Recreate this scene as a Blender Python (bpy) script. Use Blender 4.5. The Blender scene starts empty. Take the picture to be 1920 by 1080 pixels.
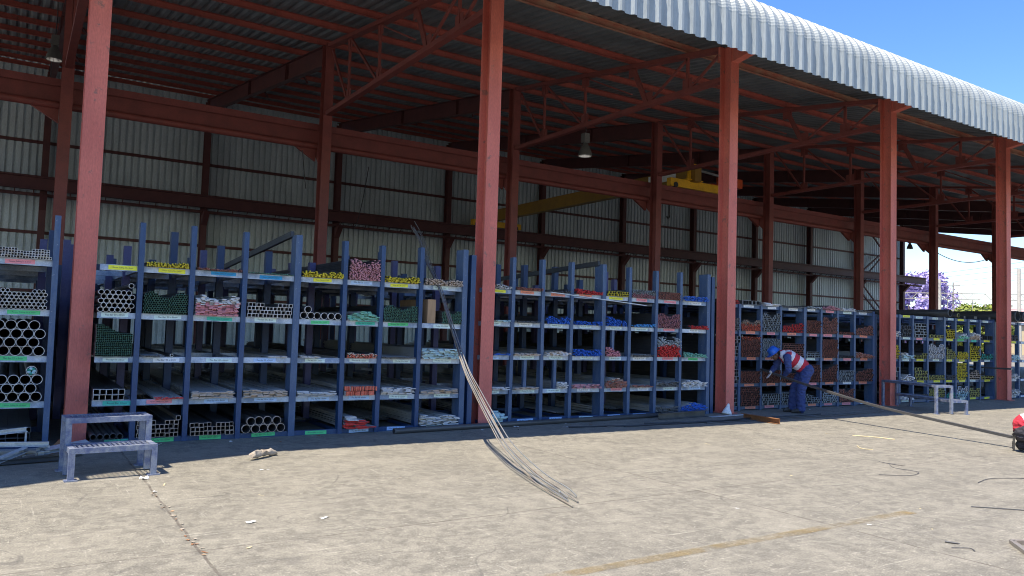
import bpy, bmesh, math, random
from mathutils import Vector, Matrix, Euler, noise
R = random.Random(7)
rad = math.radians
S = bpy.context.scene
COL = S.collection

# ------------------------------------------------------------------ materials
def new_mat(name):
    m = bpy.data.materials.new(name); m.use_nodes = True
    nt = m.node_tree
    return m, nt, nt.nodes, nt.links, nt.nodes['Principled BSDF']

def mat(name, col, rough=.6, metal=0., col2=None, scale=6., amt=.5, bump=0., bscale=40., stretch=None, grit=.12, lo=.42, hi=.66, chip=None, chipamt=.67, chipscale=24):
    """procedural paint / metal: base colour, worn second colour in noise patches, fine grit, bump"""
    m, nt, N, L, b = new_mat(name)
    b.inputs['Roughness'].default_value = rough
    b.inputs['Metallic'].default_value = metal
    tc = N.new('ShaderNodeTexCoord'); mp = N.new('ShaderNodeMapping')
    L.new(tc.outputs['Object'], mp.inputs['Vector'])
    if stretch: mp.inputs['Scale'].default_value = stretch
    n1 = N.new('ShaderNodeTexNoise'); n1.inputs['Scale'].default_value = scale; n1.inputs['Detail'].default_value = 6; n1.inputs['Roughness'].default_value = .65
    L.new(mp.outputs[0], n1.inputs['Vector'])
    cr = N.new('ShaderNodeValToRGB'); cr.color_ramp.elements[0].position = lo; cr.color_ramp.elements[1].position = hi
    L.new(n1.outputs['Fac'], cr.inputs['Fac'])
    mx = N.new('ShaderNodeMix'); mx.data_type = 'RGBA'
    c2 = col2 or tuple(c * .6 for c in col)
    mx.inputs['A'].default_value = (*col, 1); mx.inputs['B'].default_value = (*c2, 1)
    ma = N.new('ShaderNodeMath'); ma.operation = 'MULTIPLY'; ma.inputs[1].default_value = amt
    L.new(cr.outputs['Color'], ma.inputs[0]); L.new(ma.outputs[0], mx.inputs['Factor'])
    n2 = N.new('ShaderNodeTexNoise'); n2.inputs['Scale'].default_value = bscale; n2.inputs['Detail'].default_value = 4
    L.new(mp.outputs[0], n2.inputs['Vector'])
    mr = N.new('ShaderNodeMapRange'); mr.inputs['To Min'].default_value = 1 - grit; mr.inputs['To Max'].default_value = 1 + grit
    mr.inputs['From Min'].default_value = .3; mr.inputs['From Max'].default_value = .7
    L.new(n2.outputs['Fac'], mr.inputs['Value'])
    mu = N.new('ShaderNodeMix'); mu.data_type = 'RGBA'; mu.blend_type = 'MULTIPLY'; mu.inputs['Factor'].default_value = 1
    src = mx.outputs['Result']
    if chip:
        n3 = N.new('ShaderNodeTexNoise'); n3.inputs['Scale'].default_value = chipscale; n3.inputs['Detail'].default_value = 9; n3.inputs['Roughness'].default_value = .7
        L.new(tc.outputs['Object'], n3.inputs['Vector'])
        r3 = N.new('ShaderNodeMapRange'); r3.inputs['From Min'].default_value = chipamt - .03; r3.inputs['From Max'].default_value = chipamt + .02; r3.inputs['To Max'].default_value = .85
        L.new(n3.outputs['Fac'], r3.inputs['Value'])
        m3 = N.new('ShaderNodeMix'); m3.data_type = 'RGBA'; L.new(r3.outputs[0], m3.inputs['Factor']); L.new(src, m3.inputs['A']); m3.inputs['B'].default_value = (*chip, 1); src = m3.outputs['Result']
    L.new(src, mu.inputs['A']); L.new(mr.outputs[0], mu.inputs['B'])
    L.new(mu.outputs['Result'], b.inputs['Base Color'])
    if bump:
        bp = N.new('ShaderNodeBump'); bp.inputs['Strength'].default_value = bump; bp.inputs['Distance'].default_value = .01
        L.new(n2.outputs['Fac'], bp.inputs['Height']); L.new(bp.outputs[0], b.inputs['Normal'])
    return m

M = {}
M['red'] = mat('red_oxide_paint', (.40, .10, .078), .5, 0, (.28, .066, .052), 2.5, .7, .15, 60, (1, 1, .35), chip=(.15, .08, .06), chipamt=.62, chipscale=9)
M['redfront'] = mat('front_column_red_paint', (.62, .165, .12), .6, 0, (.46, .11, .082), 2.2, .8, .15, 60, (1, 1, .3), chip=(.26, .13, .10), chipamt=.62, chipscale=5)  # brighter red than the other steelwork, for the front columns
M['reddark'] = mat('shaded_red_paint', (.11, .034, .034), .6, 0, (.065, .022, .025), 2.5, .7, .15, 60)  # red paint darkened to stand for shade on rafters and rear steel
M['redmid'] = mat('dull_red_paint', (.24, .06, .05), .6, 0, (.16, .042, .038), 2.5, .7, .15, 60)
M['redrust'] = mat('weathered_red_paint', (.38, .13, .09), .7, 0, (.42, .27, .19), 5, .9, .2, 60, (.4, 1, 1))
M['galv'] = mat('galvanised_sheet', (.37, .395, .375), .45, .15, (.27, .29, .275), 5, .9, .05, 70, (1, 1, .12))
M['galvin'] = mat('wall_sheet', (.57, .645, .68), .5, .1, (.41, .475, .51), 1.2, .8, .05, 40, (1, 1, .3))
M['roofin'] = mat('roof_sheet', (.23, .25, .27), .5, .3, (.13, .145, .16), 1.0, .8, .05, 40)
M['blue'] = mat('blue_rack_paint', (.013, .046, .130), .42, .0, (.05, .10, .18), 7, .5, .12, 90, (1, 1, .3), .15, chip=(.30, .31, .32), chipamt=.68)
M['bluepale'] = mat('scuffed_blue_paint', (.048, .090, .178), .5, 0, (.115, .155, .215), 9, .7, .12, 90, (1, 1, .3), chip=(.36, .37, .37), chipamt=.66)
M['bluedim'] = mat('shaded_blue_paint', (.016, .04, .105), .5, 0, (.03, .05, .10), 6, .6)  # same rack blue, with the shade on the rear posts put into the colour
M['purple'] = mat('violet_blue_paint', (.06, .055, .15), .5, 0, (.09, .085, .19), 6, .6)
M['shelf'] = mat('oversprayed_shelf_paint', (.20, .27, .38), .5, 0, (.55, .61, .66), 3.2, .85, .1, 60, (1, 1, 1), .12, .40, .58)
M['mill'] = mat('mill_scale_steel', (.075, .075, .075), .45, .25, (.15, .14, .13), 5, .7, .1, 60, (1, .15, 1))
M['flat'] = mat('lightened_flat_steel', (.52, .51, .48), .5, .1, (.30, .285, .26), 5, .7, .1, 60, (1, .15, 1))  # steel lightened in place of daylight on the bars inside the bays
M['millin'] = mat('tube_bore', (.02, .02, .022), .9)
M['steel'] = mat('bright_steel', (.42, .43, .44), .35, .6, (.28, .27, .25), 4, .6, .05, 60, (1, .2, 1))
M['black'] = mat('black_steel', (.03, .032, .036), .5, .2, (.07, .07, .07), 5, .5)
M['rust'] = mat('rusty_steel', (.30, .13, .05), .8, 0, (.15, .07, .035), 8, .8, .3, 50)
M['crane'] = mat('crane_yellow', (.90, .50, .02), .45, 0, (.55, .27, .02), 3, .5)
M['cranedark'] = mat('dark_crane_paint', (.30, .165, .025), .6, 0, (.2, .11, .03), 2, .7)  # darker ochre for the crane girder
M['orange'] = mat('orange_paint', (.75, .12, .03), .5)
M['lampgrey'] = mat('lamp_housing', (.20, .20, .19), .4, .6, (.2, .2, .19), 8, .6)
M['lampin'] = mat('lamp_reflector', (.8, .8, .78), .2, .8)
M['stool'] = mat('worn_blue_stool_paint', (.085, .11, .21), .5, 0, (.26, .28, .31), 11, .9, .15, 80, (1, 1, 1), .15, .38, .62)
M['zinc'] = mat('zinc_offcut', (.58, .62, .66), .4, .4, (.38, .42, .46), 8, .7)
M['wood'] = mat('timber', (.42, .27, .15), .8, 0, (.30, .18, .1), 6, .6, .2, 60, (1, 1, .1))
M['paper'] = mat('paper', (.80, .79, .76), .9, 0, (.62, .6, .56), 30, .5)
M['rag'] = mat('dirty_rag', (.40, .34, .26), .95, 0, (.26, .2, .14), 18, .8, .6, 60)
M['straw'] = mat('straw', (.62, .52, .30), .9)
M['rodgrey'] = mat('dull_rod_steel', (.30, .27, .23), .5, .3, (.2, .13, .08), 6, .6)
M['wire'] = mat('wire', (.05, .05, .06), .6)
M['skin'] = mat('skin', (.16, .075, .045), .55, 0, (.12, .05, .03), 10, .4)
M['overall'] = mat('blue_overall_cloth', (.035, .055, .17), .9, 0, (.06, .085, .21), 9, .7, .4, 60)
M['darkcloth'] = mat('dark_trouser_cloth', (.028, .026, .034), .9, 0, (.05, .047, .055), 9, .7, .4, 60)
M['hivis'] = mat('red_vest_cloth', (.52, .03, .05), .95, 0, (.36, .02, .035), 9, .5, .3, 60)
M['stripe'] = mat('reflective_stripe', (.72, .68, .70), .5, 0, (.58, .54, .57), 20, .5)
M['helmet'] = mat('blue_helmet', (.02, .13, .55), .35)
M['boot'] = mat('boot_leather', (.022, .021, .02), .7, 0, (.1, .095, .085), 14, .7)
M['glove'] = mat('pale_glove', (.62, .58, .55), .9, 0, (.4, .32, .28), 18, .5)
M['hair'] = mat('hair', (.012, .01, .009), .9)
M['ochre'] = mat('faded_yellow_line', (.36, .27, .12), .9, 0, (.36, .33, .27), 6, .9)
M['pole'] = mat('concrete_pole', (.55, .50, .42), .9)
M['galvold'] = mat('weathered_lattice_steel', (.42, .38, .33), .7, .2)
M['bark'] = mat('bark', (.10, .075, .055), .95)
M['wallpaint'] = mat('cream_wall', (.60, .50, .32), .9, 0, (.5, .42, .28), 1, .5)
M['tile'] = mat('faded_roof_sheet', (.52, .33, .30), .8, 0, (.42, .27, .25), .8, .6)
M['window'] = mat('dark_window', (.03, .035, .04), .2)
M['ink'] = mat('label_ink', (.05, .06, .10), .8)
M['led'] = mat('floodlight_glass', (.5, .5, .48), .2)
def leaf(name, a, b):
    m, nt, N, L, bs = new_mat(name)
    bs.inputs['Roughness'].default_value = .7
    g = N.new('ShaderNodeNewGeometry'); r = N.new('ShaderNodeValToRGB')
    r.color_ramp.elements[0].color = (*a, 1); r.color_ramp.elements[1].color = (*b, 1)
    L.new(g.outputs['Random Per Island'], r.inputs['Fac']); L.new(r.outputs['Color'], bs.inputs['Base Color'])
    return m
M['jaca'] = leaf('purple_blossom', (.34, .27, .55), (.55, .46, .76))
M['leafg'] = leaf('yellow_green_leaves', (.12, .17, .02), (.34, .36, .06))
M['leafd'] = leaf('olive_leaves', (.05, .08, .02), (.16, .19, .05))
ENDS = dict(cut=(.74, .70, .64), dark=(.10, .10, .10), pink=(.72, .28, .31), red=(.66, .04, .035), blue=(.02, .13, .56), lblue=(.08, .33, .68),
            green=(.11, .25, .17), pgreen=(.22, .52, .38), yellow=(.72, .56, .03), white=(.66, .64, .62), ice=(.47, .66, .68), orange=(.80, .19, .11),
            brown=(.34, .13, .09), grey=(.40, .43, .43), olive=(.40, .36, .10), tan=(.58, .44, .33), teal=(.04, .32, .24), rose=(.60, .27, .29))
for k, c in ENDS.items():
    M['e_' + k] = mat('bar_end_' + k, c, .65, 0, tuple(x * .55 for x in c), 25, .7, .1, 80)
PL = dict(W=(.78, .82, .84), G=(.10, .62, .22), T=(.06, .52, .40), Y=(.85, .84, .05), P=(.86, .30, .33), O=(.85, .30, .19), B=(.02, .30, .62), L=(.45, .62, .85), N=(.66, .80, .74))
for k, c in PL.items():
    M['p_' + k] = mat('label_' + k, c, .6, 0, tuple(x * .8 for x in c), 20, .5)

# concrete yard: position based, with joints, stains, streaks and scuffs that belong to the slab
def concrete():
    m, nt, N, L, b = new_mat('yard_concrete')
    g = N.new('ShaderNodeNewGeometry')
    def noi(scale, det, rough, sc=(1, 1, 1), rot=0, dist=0):
        mp = N.new('ShaderNodeMapping'); mp.inputs['Scale'].default_value = sc; mp.inputs['Rotation'].default_value = (0, 0, rot)
        L.new(g.outputs['Position'], mp.inputs['Vector'])
        n = N.new('ShaderNodeTexNoise'); n.inputs['Scale'].default_value = scale; n.inputs['Detail'].default_value = det
        n.inputs['Roughness'].default_value = rough; n.inputs['Distortion'].default_value = dist
        L.new(mp.outputs[0], n.inputs['Vector']); return n.outputs['Fac']
    def ramp(v, p0, p1, a=0., c=1.):
        r = N.new('ShaderNodeMapRange'); r.interpolation_type = 'SMOOTHSTEP'
        r.inputs['From Min'].default_value = p0; r.inputs['From Max'].default_value = p1
        r.inputs['To Min'].default_value = a; r.inputs['To Max'].default_value = c
        L.new(v, r.inputs['Value']); return r.outputs[0]
    def mix(fac, A, B, mode='MIX'):
        x = N.new('ShaderNodeMix'); x.data_type = 'RGBA'; x.blend_type = mode
        if isinstance(fac, float): x.inputs['Factor'].default_value = fac
        else: L.new(fac, x.inputs['Factor'])
        for s, v in (('A', A), ('B', B)):
            if isinstance(v, tuple): x.inputs[s].default_value = (*v, 1)
            else: L.new(v, x.inputs[s])
        return x.outputs['Result']
    def mth(op, a, v):
        x = N.new('ShaderNodeMath'); x.operation = op
        for i, q in enumerate((a, v)):
            if isinstance(q, (int, float)): x.inputs[i].default_value = q
            else: L.new(q, x.inputs[i])
        return x.outputs[0]
    c = mix(ramp(noi(7.5, 9, .75, (1.0, 1.0, 1), .2, .5), .40, .60), (.258, .235, .180), (.158, .144, .112))
    c = mix(ramp(noi(.30, 6, .6), .35, .68, 0, .45), c, (.172, .156, .121))
    c = mix(ramp(noi(1.4, 10, .75, (1, 1, 1), .5, .6), .46, .60, 0, .5), c, (.288, .261, .200))
    c = mix(ramp(noi(2.6, 10, .78, (.6, 1.2, 1), -.5, .5), .52, .62, 0, .5), c, (.140, .128, .101))
    c = mix(ramp(noi(11., 8, .78, (.12, 2.2, 1), .35), .57, .65, 0, .75), c, (.42, .387, .31))
    c = mix(ramp(noi(10., 8, .75, (2.2, .12, 1), .15), .60, .68, 0, .6), c, (.44, .405, .33))
    c = mix(ramp(noi(.8, 5, .6, (1, 1, 1), 0, .4), .63, .71, 0, .5), c, (.135, .123, .100))
    c = mix(ramp(noi(20., 8, .8), .56, .64, 0, .8), c, (.44, .40, .315))
    c = mix(ramp(noi(17., 8, .8, (1, 1, 1), 1.), .57, .65, 0, .75), c, (.10, .092, .076))
    # thin curved scuffs and scratches left by dragged steel: contour lines of stretched noise
    for sc_, st_, ro_, w_, col_, mk in ((.55, (1, .5, 1), .6, .0035, (.10, .092, .078), 1.3), (.8, (.4, 1.1, 1), -.4, .004, (.11, .10, .085), .9), (.35, (1, 1, 1), .2, .0022, (.09, .083, .07), .7)):
        n_ = noi(sc_, 2, .45, st_, ro_, .3)
        ln = ramp(mth('ABSOLUTE', mth('SUBTRACT', n_, .5), 0), w_ * .4, w_, 1., 0.)
        c = mix(mth('MULTIPLY', ln, ramp(noi(mk, 5, .65), .50, .64, 0, .6)), c, col_)
    # long shallow tyre and drag scuffs
    wv = N.new('ShaderNodeTexNoise'); wv.inputs['Scale'].default_value = 1.; wv.inputs['Detail'].default_value = 3
    mpw = N.new('ShaderNodeMapping'); mpw.inputs['Scale'].default_value = (.15, 7., 1); mpw.inputs['Rotation'].default_value = (0, 0, -.6); L.new(g.outputs['Position'], mpw.inputs['Vector']); L.new(mpw.outputs[0], wv.inputs['Vector'])
    c = mix(ramp(wv.outputs['Fac'], .66, .72, 0, .45), c, (.095, .088, .074))
    grit = noi(75., 5, .8)
    c = mix(1., c, ramp(grit, .3, .7, .62, 1.38), 'MULTIPLY')
    sx = N.new('ShaderNodeSeparateXYZ'); L.new(g.outputs['Position'], sx.inputs[0])
    wob = mth('MULTIPLY', mth('SUBTRACT', noi(1.6, 5, .7), .5), .06)
    def joint(axis, off, per, w):
        v = mth('ADD', mth('SUBTRACT', sx.outputs[axis], off - per / 2), wob)
        v = mth('ABSOLUTE', mth('SUBTRACT', mth('FLOORED_MODULO', v, per), per / 2), 0)
        return ramp(v, w * .4, w, 1., 0.)
    j = mth('MAXIMUM', joint(0, 1.18, 4.86, .014), joint(1, -5.45, 5.0, .010))
    br = ramp(noi(5., 4, .7), .35, .6, .2, .75)
    c = mix(mth('MULTIPLY', j, br), c, (.075, .058, .044))
    L.new(c, b.inputs['Base Color'])
    b.inputs['Roughness'].default_value = .85
    bp = N.new('ShaderNodeBump'); bp.inputs['Strength'].default_value = .25; bp.inputs['Distance'].default_value = .01
    L.new(mth('SUBTRACT', mth('ADD', grit, noi(14., 6, .7)), mth('MULTIPLY', j, 1.5)), bp.inputs['Height'])
    L.new(bp.outputs[0], b.inputs['Normal'])
    return m
M['concrete'] = concrete()

# ------------------------------------------------------------------ mesh builder
def frame(p0, p1, up=(0, 0, 1)):
    p0, p1 = Vector(p0), Vector(p1); d = (p1 - p0).normalized(); up = Vector(up)
    if abs(d.dot(up)) > .99: up = Vector((0, 1, 0))
    s = d.cross(up).normalized(); u = s.cross(d).normalized()
    return p0, p1, d, s, u

class MB:
    def __init__(self): self.v = []; self.f = []; self.m = []; self.s = []
    def add(self, vs, fs, m=0, smooth=False):
        o = len(self.v); self.v += [tuple(x) for x in vs]
        for f in fs: self.f.append([i + o for i in f]); self.m.append(m); self.s.append(smooth)
    def prism(self, prof, p0, p1, m=0, up=(0, 0, 1), caps=True, smooth=False, mend=None):
        p0, p1, d, s, u = frame(p0, p1, up); n = len(prof)
        vs = [p0 + s * a + u * b for a, b in prof] + [p1 + s * a + u * b for a, b in prof]
        self.add(vs, [[i, (i + 1) % n, n + (i + 1) % n, n + i] for i in range(n)], m, smooth)
        if caps:
            e = m if mend is None else mend
            self.add(vs[:n], [list(range(n))[::-1]], e); self.add(vs[n:], [list(range(n))], m)
        return self
    def bar(self, p0, p1, w, h, m=0, up=(0, 0, 1), mend=None):
        return self.prism([(-w / 2, -h / 2), (w / 2, -h / 2), (w / 2, h / 2), (-w / 2, h / 2)], p0, p1, m, up, mend=mend)
    def box(self, x0, x1, y0, y1, z0, z1, m=0):
        vs = [(x, y, z) for x in (x0, x1) for y in (y0, y1) for z in (z0, z1)]
        self.add(vs, [[0, 1, 3, 2], [4, 6, 7, 5], [0, 4, 5, 1], [2, 3, 7, 6], [0, 2, 6, 4], [1, 5, 7, 3]], m); return self
    def ibeam(self, p0, p1, b, h, tf=.014, tw=.012, m=0, up=(0, 0, 1)):
        a, c, t, w = b / 2, h / 2, tf, tw / 2
        return self.prism([(-a, -c), (a, -c), (a, -c + t), (w, -c + t), (w, c - t), (a, c - t), (a, c), (-a, c), (-a, c - t), (-w, c - t), (-w, -c + t), (-a, -c + t)], p0, p1, m, up)
    def chan(self, p0, p1, b, h, t=.006, m=0, up=(0, 0, 1)):
        a, c = b, h / 2
        return self.prism([(0, -c), (a, -c), (a, -c + t), (t, -c + t), (t, c - t), (a, c - t), (a, c), (0, c)], p0, p1, m, up)
    def angle(self, p0, p1, b, t=.006, m=0, up=(0, 0, 1)):
        return self.prism([(0, 0), (b, 0), (b, t), (t, t), (t, b), (0, b)], p0, p1, m, up)
    def cyl(self, p0, p1, r0, r1=None, n=16, m=0, caps=True, mend=None):
        r1 = r0 if r1 is None else r1
        p0, p1, d, s, u = frame(p0, p1)
        cs = [(math.cos(2 * math.pi * i / n), math.sin(2 * math.pi * i / n)) for i in range(n)]
        vs = [p0 + (s * a + u * b) * r0 for a, b in cs] + [p1 + (s * a + u * b) * r1 for a, b in cs]
        self.add(vs, [[i, (i + 1) % n, n + (i + 1) % n, n + i] for i in range(n)], m, True)
        if caps:
            e = m if mend is None else mend
            self.add(vs[:n], [list(range(n))[::-1]], e); self.add(vs[n:], [list(range(n))], m)
        return self
    def path(self, pts, r, n=6, m=0):
        pts = [Vector(p) for p in pts]; rings = []
        for i, p in enumerate(pts):
            a = pts[max(0, i - 1)]; b = pts[min(len(pts) - 1, i + 1)]
            _, _, d, s, u = frame(a, b)
            rr = r[i] if isinstance(r, (list, tuple)) else r
            rings.append([p + (s * math.cos(2 * math.pi * k / n) + u * math.sin(2 * math.pi * k / n)) * rr for k in range(n)])
        vs = [q for ring in rings for q in ring]; fs = []
        for i in range(len(pts) - 1):
            for k in range(n): fs.append([i * n + k, i * n + (k + 1) % n, (i + 1) * n + (k + 1) % n, (i + 1) * n + k])
        self.add(vs, fs, m, True); self.add(rings[0], [list(range(n))[::-1]], m); self.add(rings[-1], [list(range(n))], m)
        return self
    def lathe(self, c, prof, n=20, m=0, tilt=None):
        vs = []; fs = []
        for r, z in prof:
            for k in range(n):
                a = 2 * math.pi * k / n; q = Vector((r * math.cos(a), r * math.sin(a), z))
                if tilt: q = tilt @ q
                vs.append(Vector(c) + q)
        for i in range(len(prof) - 1):
            for k in range(n): fs.append([i * n + k, i * n + (k + 1) % n, (i + 1) * n + (k + 1) % n, (i + 1) * n + k])
        self.add(vs, fs, m, True); return self
    # hollow sections along +Y, open end at y0. materials: 0 body, 1 end, 2 bore
    def tube(self, prof_o, prof_i, x, z, y0, L, cen=True, collar=.03, m=(0, 1, 2)):
        n = len(prof_o); o = [(x + a, z + b) for a, b in prof_o]; i_ = [(x + a, z + b) for a, b in prof_i]
        bore = min(.9, L * .5)
        vs = [(a, y0, b) for a, b in o] + [(a, y0 + collar, b) for a, b in o] + [(a, y0 + L, b) for a, b in o] + [(a, y0, b) for a, b in i_] + [(a, y0 + bore, b) for a, b in i_]
        q = lambda A, B: [[A * n + k, A * n + (k + 1) % n, B * n + (k + 1) % n, B * n + k] for k in range(n)]
        sm = n > 5
        self.add(vs, q(0, 1), m[1], sm); o0 = len(self.v) - len(vs)
        for fs, mm, s_ in ((q(1, 2), m[0], sm), (q(3, 0), m[1], False), (q(4, 3), m[2], sm), ([[4 * n + k for k in range(n)]], m[2], False), ([[2 * n + k for k in range(n)]], m[0], False)):
            for f in fs: self.f.append([i + o0 for i in f]); self.m.append(mm); self.s.append(s_)
        return self
    def mesh(self, name, mats):
        me = bpy.data.meshes.new(name); me.from_pydata(self.v, [], self.f)
        for k in mats: me.materials.append(M[k])
        me.polygons.foreach_set('material_index', self.m); me.polygons.foreach_set('use_smooth', self.s)
        me.update(); return me
    def build(self, name, mats, parent=None, loc=None):
        if isinstance(mats, str): mats = [mats]
        return obj(name, self.mesh(name, mats), parent, loc)

def obj(name, me, parent=None, loc=None):
    o = bpy.data.objects.new(name, me); COL.objects.link(o)
    if parent: o.parent = parent
    if loc is not None: o.location = loc
    return o
USED = {}
def tag(o, label, cat, group=None, kind=None):
    o['label'] = label; o['category'] = cat
    if group: o['group'] = group
    if kind: o['kind'] = kind
    return o
def thing(name, label, cat, loc=(0, 0, 0), rz=0, group=None):
    o = bpy.data.objects.new(name, None); COL.objects.link(o); o.location = loc; o.rotation_euler = (0, 0, rz)
    o.empty_display_size = .2
    return tag(o, label, cat, group)
def struct(o): o['kind'] = 'structure'; return o
def circ(r, n): return [(r * math.cos(2 * math.pi * k / n), r * math.sin(2 * math.pi * k / n)) for k in range(n)]
def rct(w, h): return [(-w / 2, -h / 2), (w / 2, -h / 2), (w / 2, h / 2), (-w / 2, h / 2)]

def ico(c, r, n=12, rot=None):
    """ellipsoid as (verts, faces)"""
    vs = []; fs = []; c = Vector(c)
    for i in range(n + 1):
        th = math.pi * i / n
        for j in range(2 * n):
            ph = math.pi * j / n
            q = Vector((r[0] * math.sin(th) * math.cos(ph), r[1] * math.sin(th) * math.sin(ph), r[2] * math.cos(th)))
            if rot: q = rot @ q
            vs.append(c + q)
    m = 2 * n
    for i in range(n):
        for j in range(m): fs.append([i * m + j, i * m + (j + 1) % m, (i + 1) * m + (j + 1) % m, (i + 1) * m + j][::-1])
    return vs, fs

# ------------------------------------------------------------------ ground
g = MB(); g.add([(-600, -600, 0), (900, -600, 0), (900, 900, 0), (-600, 900, 0)], [[0, 1, 2, 3]])
struct(g.build('yard_ground', 'concrete'))['label'] = 'stained pale concrete yard slab with joints'
g = MB()
xs = [3.0 + .12 * i for i in range(36)]
vs = []
for x in xs:
    w = .055 + .012 * noise.noise((x * 3, 0, 0)); o = .012 * noise.noise((x * 2, 5, 0))
    vs += [(x, -7.05 - w + o, .004), (x, -7.05 + w + o, .004)]
g.add(vs, [[2 * i, 2 * i + 2, 2 * i + 3, 2 * i + 1] for i in range(len(xs) - 1)])
lm, nt, N, L, b = new_mat('worn_line_paint')
tn = N.new('ShaderNodeNewGeometry'); nn = N.new('ShaderNodeTexNoise'); nn.inputs['Scale'].default_value = 2.2; nn.inputs['Detail'].default_value = 12; nn.inputs['Roughness'].default_value = .75
L.new(tn.outputs['Position'], nn.inputs['Vector'])
rr = N.new('ShaderNodeMapRange'); rr.inputs['From Min'].default_value = .40; rr.inputs['From Max'].default_value = .68; rr.inputs['To Max'].default_value = .7
L.new(nn.outputs['Fac'], rr.inputs['Value']); L.new(rr.outputs[0], b.inputs['Alpha'])
b.inputs['Base Color'].default_value = (.30, .215, .09, 1); b.inputs['Roughness'].default_value = .9
M['line'] = lm
struct(g.build('painted_ground_line', 'line'))['label'] = 'faded ochre painted line on the concrete yard'

# ------------------------------------------------------------------ the steel shed
SL = .142
def roofz(y): return 7.9 + SL * y
shed = thing('steel_shed', 'long open fronted steel shed with red oxide columns, trusses and corrugated roof', 'shed')
CX = [.735 + 6 * t for t in range(-2, 11)]
YI, YB = 8.73, 24.3
for i, x in enumerate(CX[:10]):
    c = MB(); c.ibeam((x, .15, 0), (x, .15, roofz(.15) - .02), .25, .30, .016, .012, 0, (0, 1, 0))
    # cap plate and tapered bracket that carries the eave overhang
    c.box(x - .125, x + .125, .31, .36, roofz(.3) - .35, roofz(.3) - .03)
    c.add([(x - .1, -.003, 7.50), (x + .1, -.003, 7.50), (x + .1, -1.0, 7.66), (x - .1, -1.0, 7.66),
           (x - .1, -.003, roofz(0) - .03), (x + .1, -.003, roofz(0) - .03), (x + .1, -1.0, roofz(-1.0) - .03), (x - .1, -1.0, roofz(-1.0) - .03)],
          [[0, 1, 2, 3], [4, 7, 6, 5], [0, 3, 7, 4], [1, 5, 6, 2], [2, 6, 7, 3], [0, 4, 5, 1]])
    c.box(x - .17, x + .17, -.06, .36, .004, .018)
    c.build('column', 'redfront', shed)
for i, x in enumerate(CX):
    c = MB(); c.ibeam((x, YI, 0), (x, YI, roofz(YI) - .02), .24, .32, .016, .012, 0, (0, 1, 0))
    c.add([(x - .1, YI + .17, 5.9), (x + .1, YI + .17, 5.9), (x - .1, YI + .17, 6.38), (x + .1, YI + .17, 6.38), (x - .1, YI + .7, 6.38), (x + .1, YI + .7, 6.38)],
          [[0, 1, 5, 4], [0, 4, 2], [1, 3, 5], [2, 4, 5, 3], [0, 2, 3, 1]])
    # knee plates under the runway beam, seen edge on beside each column
    c.add([(x - .12, YI + .35, 6.38), (x - .75, YI + .35, 6.38), (x - .12, YI + .35, 6.0), (x - .12, YI + .45, 6.38), (x - .75, YI + .45, 6.38), (x - .12, YI + .45, 6.0)],
          [[0, 1, 2], [3, 5, 4], [0, 3, 4, 1], [1, 4, 5, 2], [0, 2, 5, 3]])
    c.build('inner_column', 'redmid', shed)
    if True:
        c = MB(); c.ibeam((x, YB, 0), (x, YB, 11.25), .24, .36, .016, .012, 0, (0, 1, 0))
        c.add([(x - .12, YB - .19, 5.75), (x + .12, YB - .19, 5.75), (x - .12, YB - .19, 6.3), (x + .12, YB - .19, 6.3), (x - .12, YB - .75, 6.3), (x + .12, YB - .75, 6.3)],
              [[0, 1, 5, 4], [0, 4, 2], [1, 3, 5], [2, 4, 5, 3], [0, 2, 3, 1]])
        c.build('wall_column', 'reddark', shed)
    # rafter from the inner column back to the wall
    r = MB(); r.ibeam((x, YI + .17, roofz(YI + .17) - .30), (x, YB + .2, roofz(YB + .2) - .30), .2, .55, .016, .012)
    for yy in (12.4, 17.0):
        r.bar((x - .01, yy, roofz(yy) - .55), (x - .01, yy, roofz(yy) - .05), .19, .012, 0, (0, 1, 0))
        r.bar((x + .05, yy - .5, roofz(yy - .5) + .02), (x + .6, yy, roofz(yy) - .5), .05, .05)
    r.build('rafter', 'reddark', shed)
    
    # lattice truss from front to inner column
    nodes_t = [1.39, 3.27, 5.19, 7.11]
    zb = 7.21
    tr = MB()
    tr.prism([(-.09, -.05), (.09, -.05), (.09, .05), (-.09, .05)], (x, .33, roofz(.33) - .06), (x, YI - .17, roofz(YI - .17) - .06))
    tr.prism([(-.075, -.055), (.075, -.055), (.075, .055), (-.075, .055)], (x, .33, zb), (x, YI - .17, zb))
    tro = tr.build('roof_truss', 'redmid', shed)
    for yy, zz in [(1.39, zb + .14), (2.7, zb + .15), (5.2, zb + .15), (7.1, zb + .13), (3.27, roofz(3.27) - .16), (5.19, roofz(5.19) - .2), (7.11, roofz(7.11) - .2)]:
        gs = MB(); gs.box(x - .008, x + .008, yy - .15, yy + .15, zz - .16, zz + .16); gs.build('gusset', 'redmid', tro)
    for (ya, za), (yb, zb2), w in [((1.39, zb), (1.39, roofz(1.39) - .1), .07), ((.42, roofz(.4) - .15), (1.3, zb + .05), .05), ((1.39, roofz(1.39) - .12), (2.65, zb + .05), .05),
                                  ((3.27, roofz(3.27) - .1), (2.75, zb + .05), .13), ((3.3, zb + .4), (5.1, roofz(5.19) - .15), .035), ((5.19, roofz(5.19) - .1), (5.19, zb + .05), .07),
                                  ((7.05, roofz(7.11) - .12), (5.3, zb + .06), .055), ((7.11, roofz(7.11) - .1), (7.11, zb), .07), ((8.4, roofz(8.4) - .2), (7.2, zb + .06), .055)]:
        k = MB(); k.bar((x, ya, za), (x, yb, zb2), w, .05, 0, (1, 0, 0)); k.build('strut', 'redmid', tro)
py = [-1.75, -.53] + [1.39 + 1.92 * k for k in range(12)] + [24.1]
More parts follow.
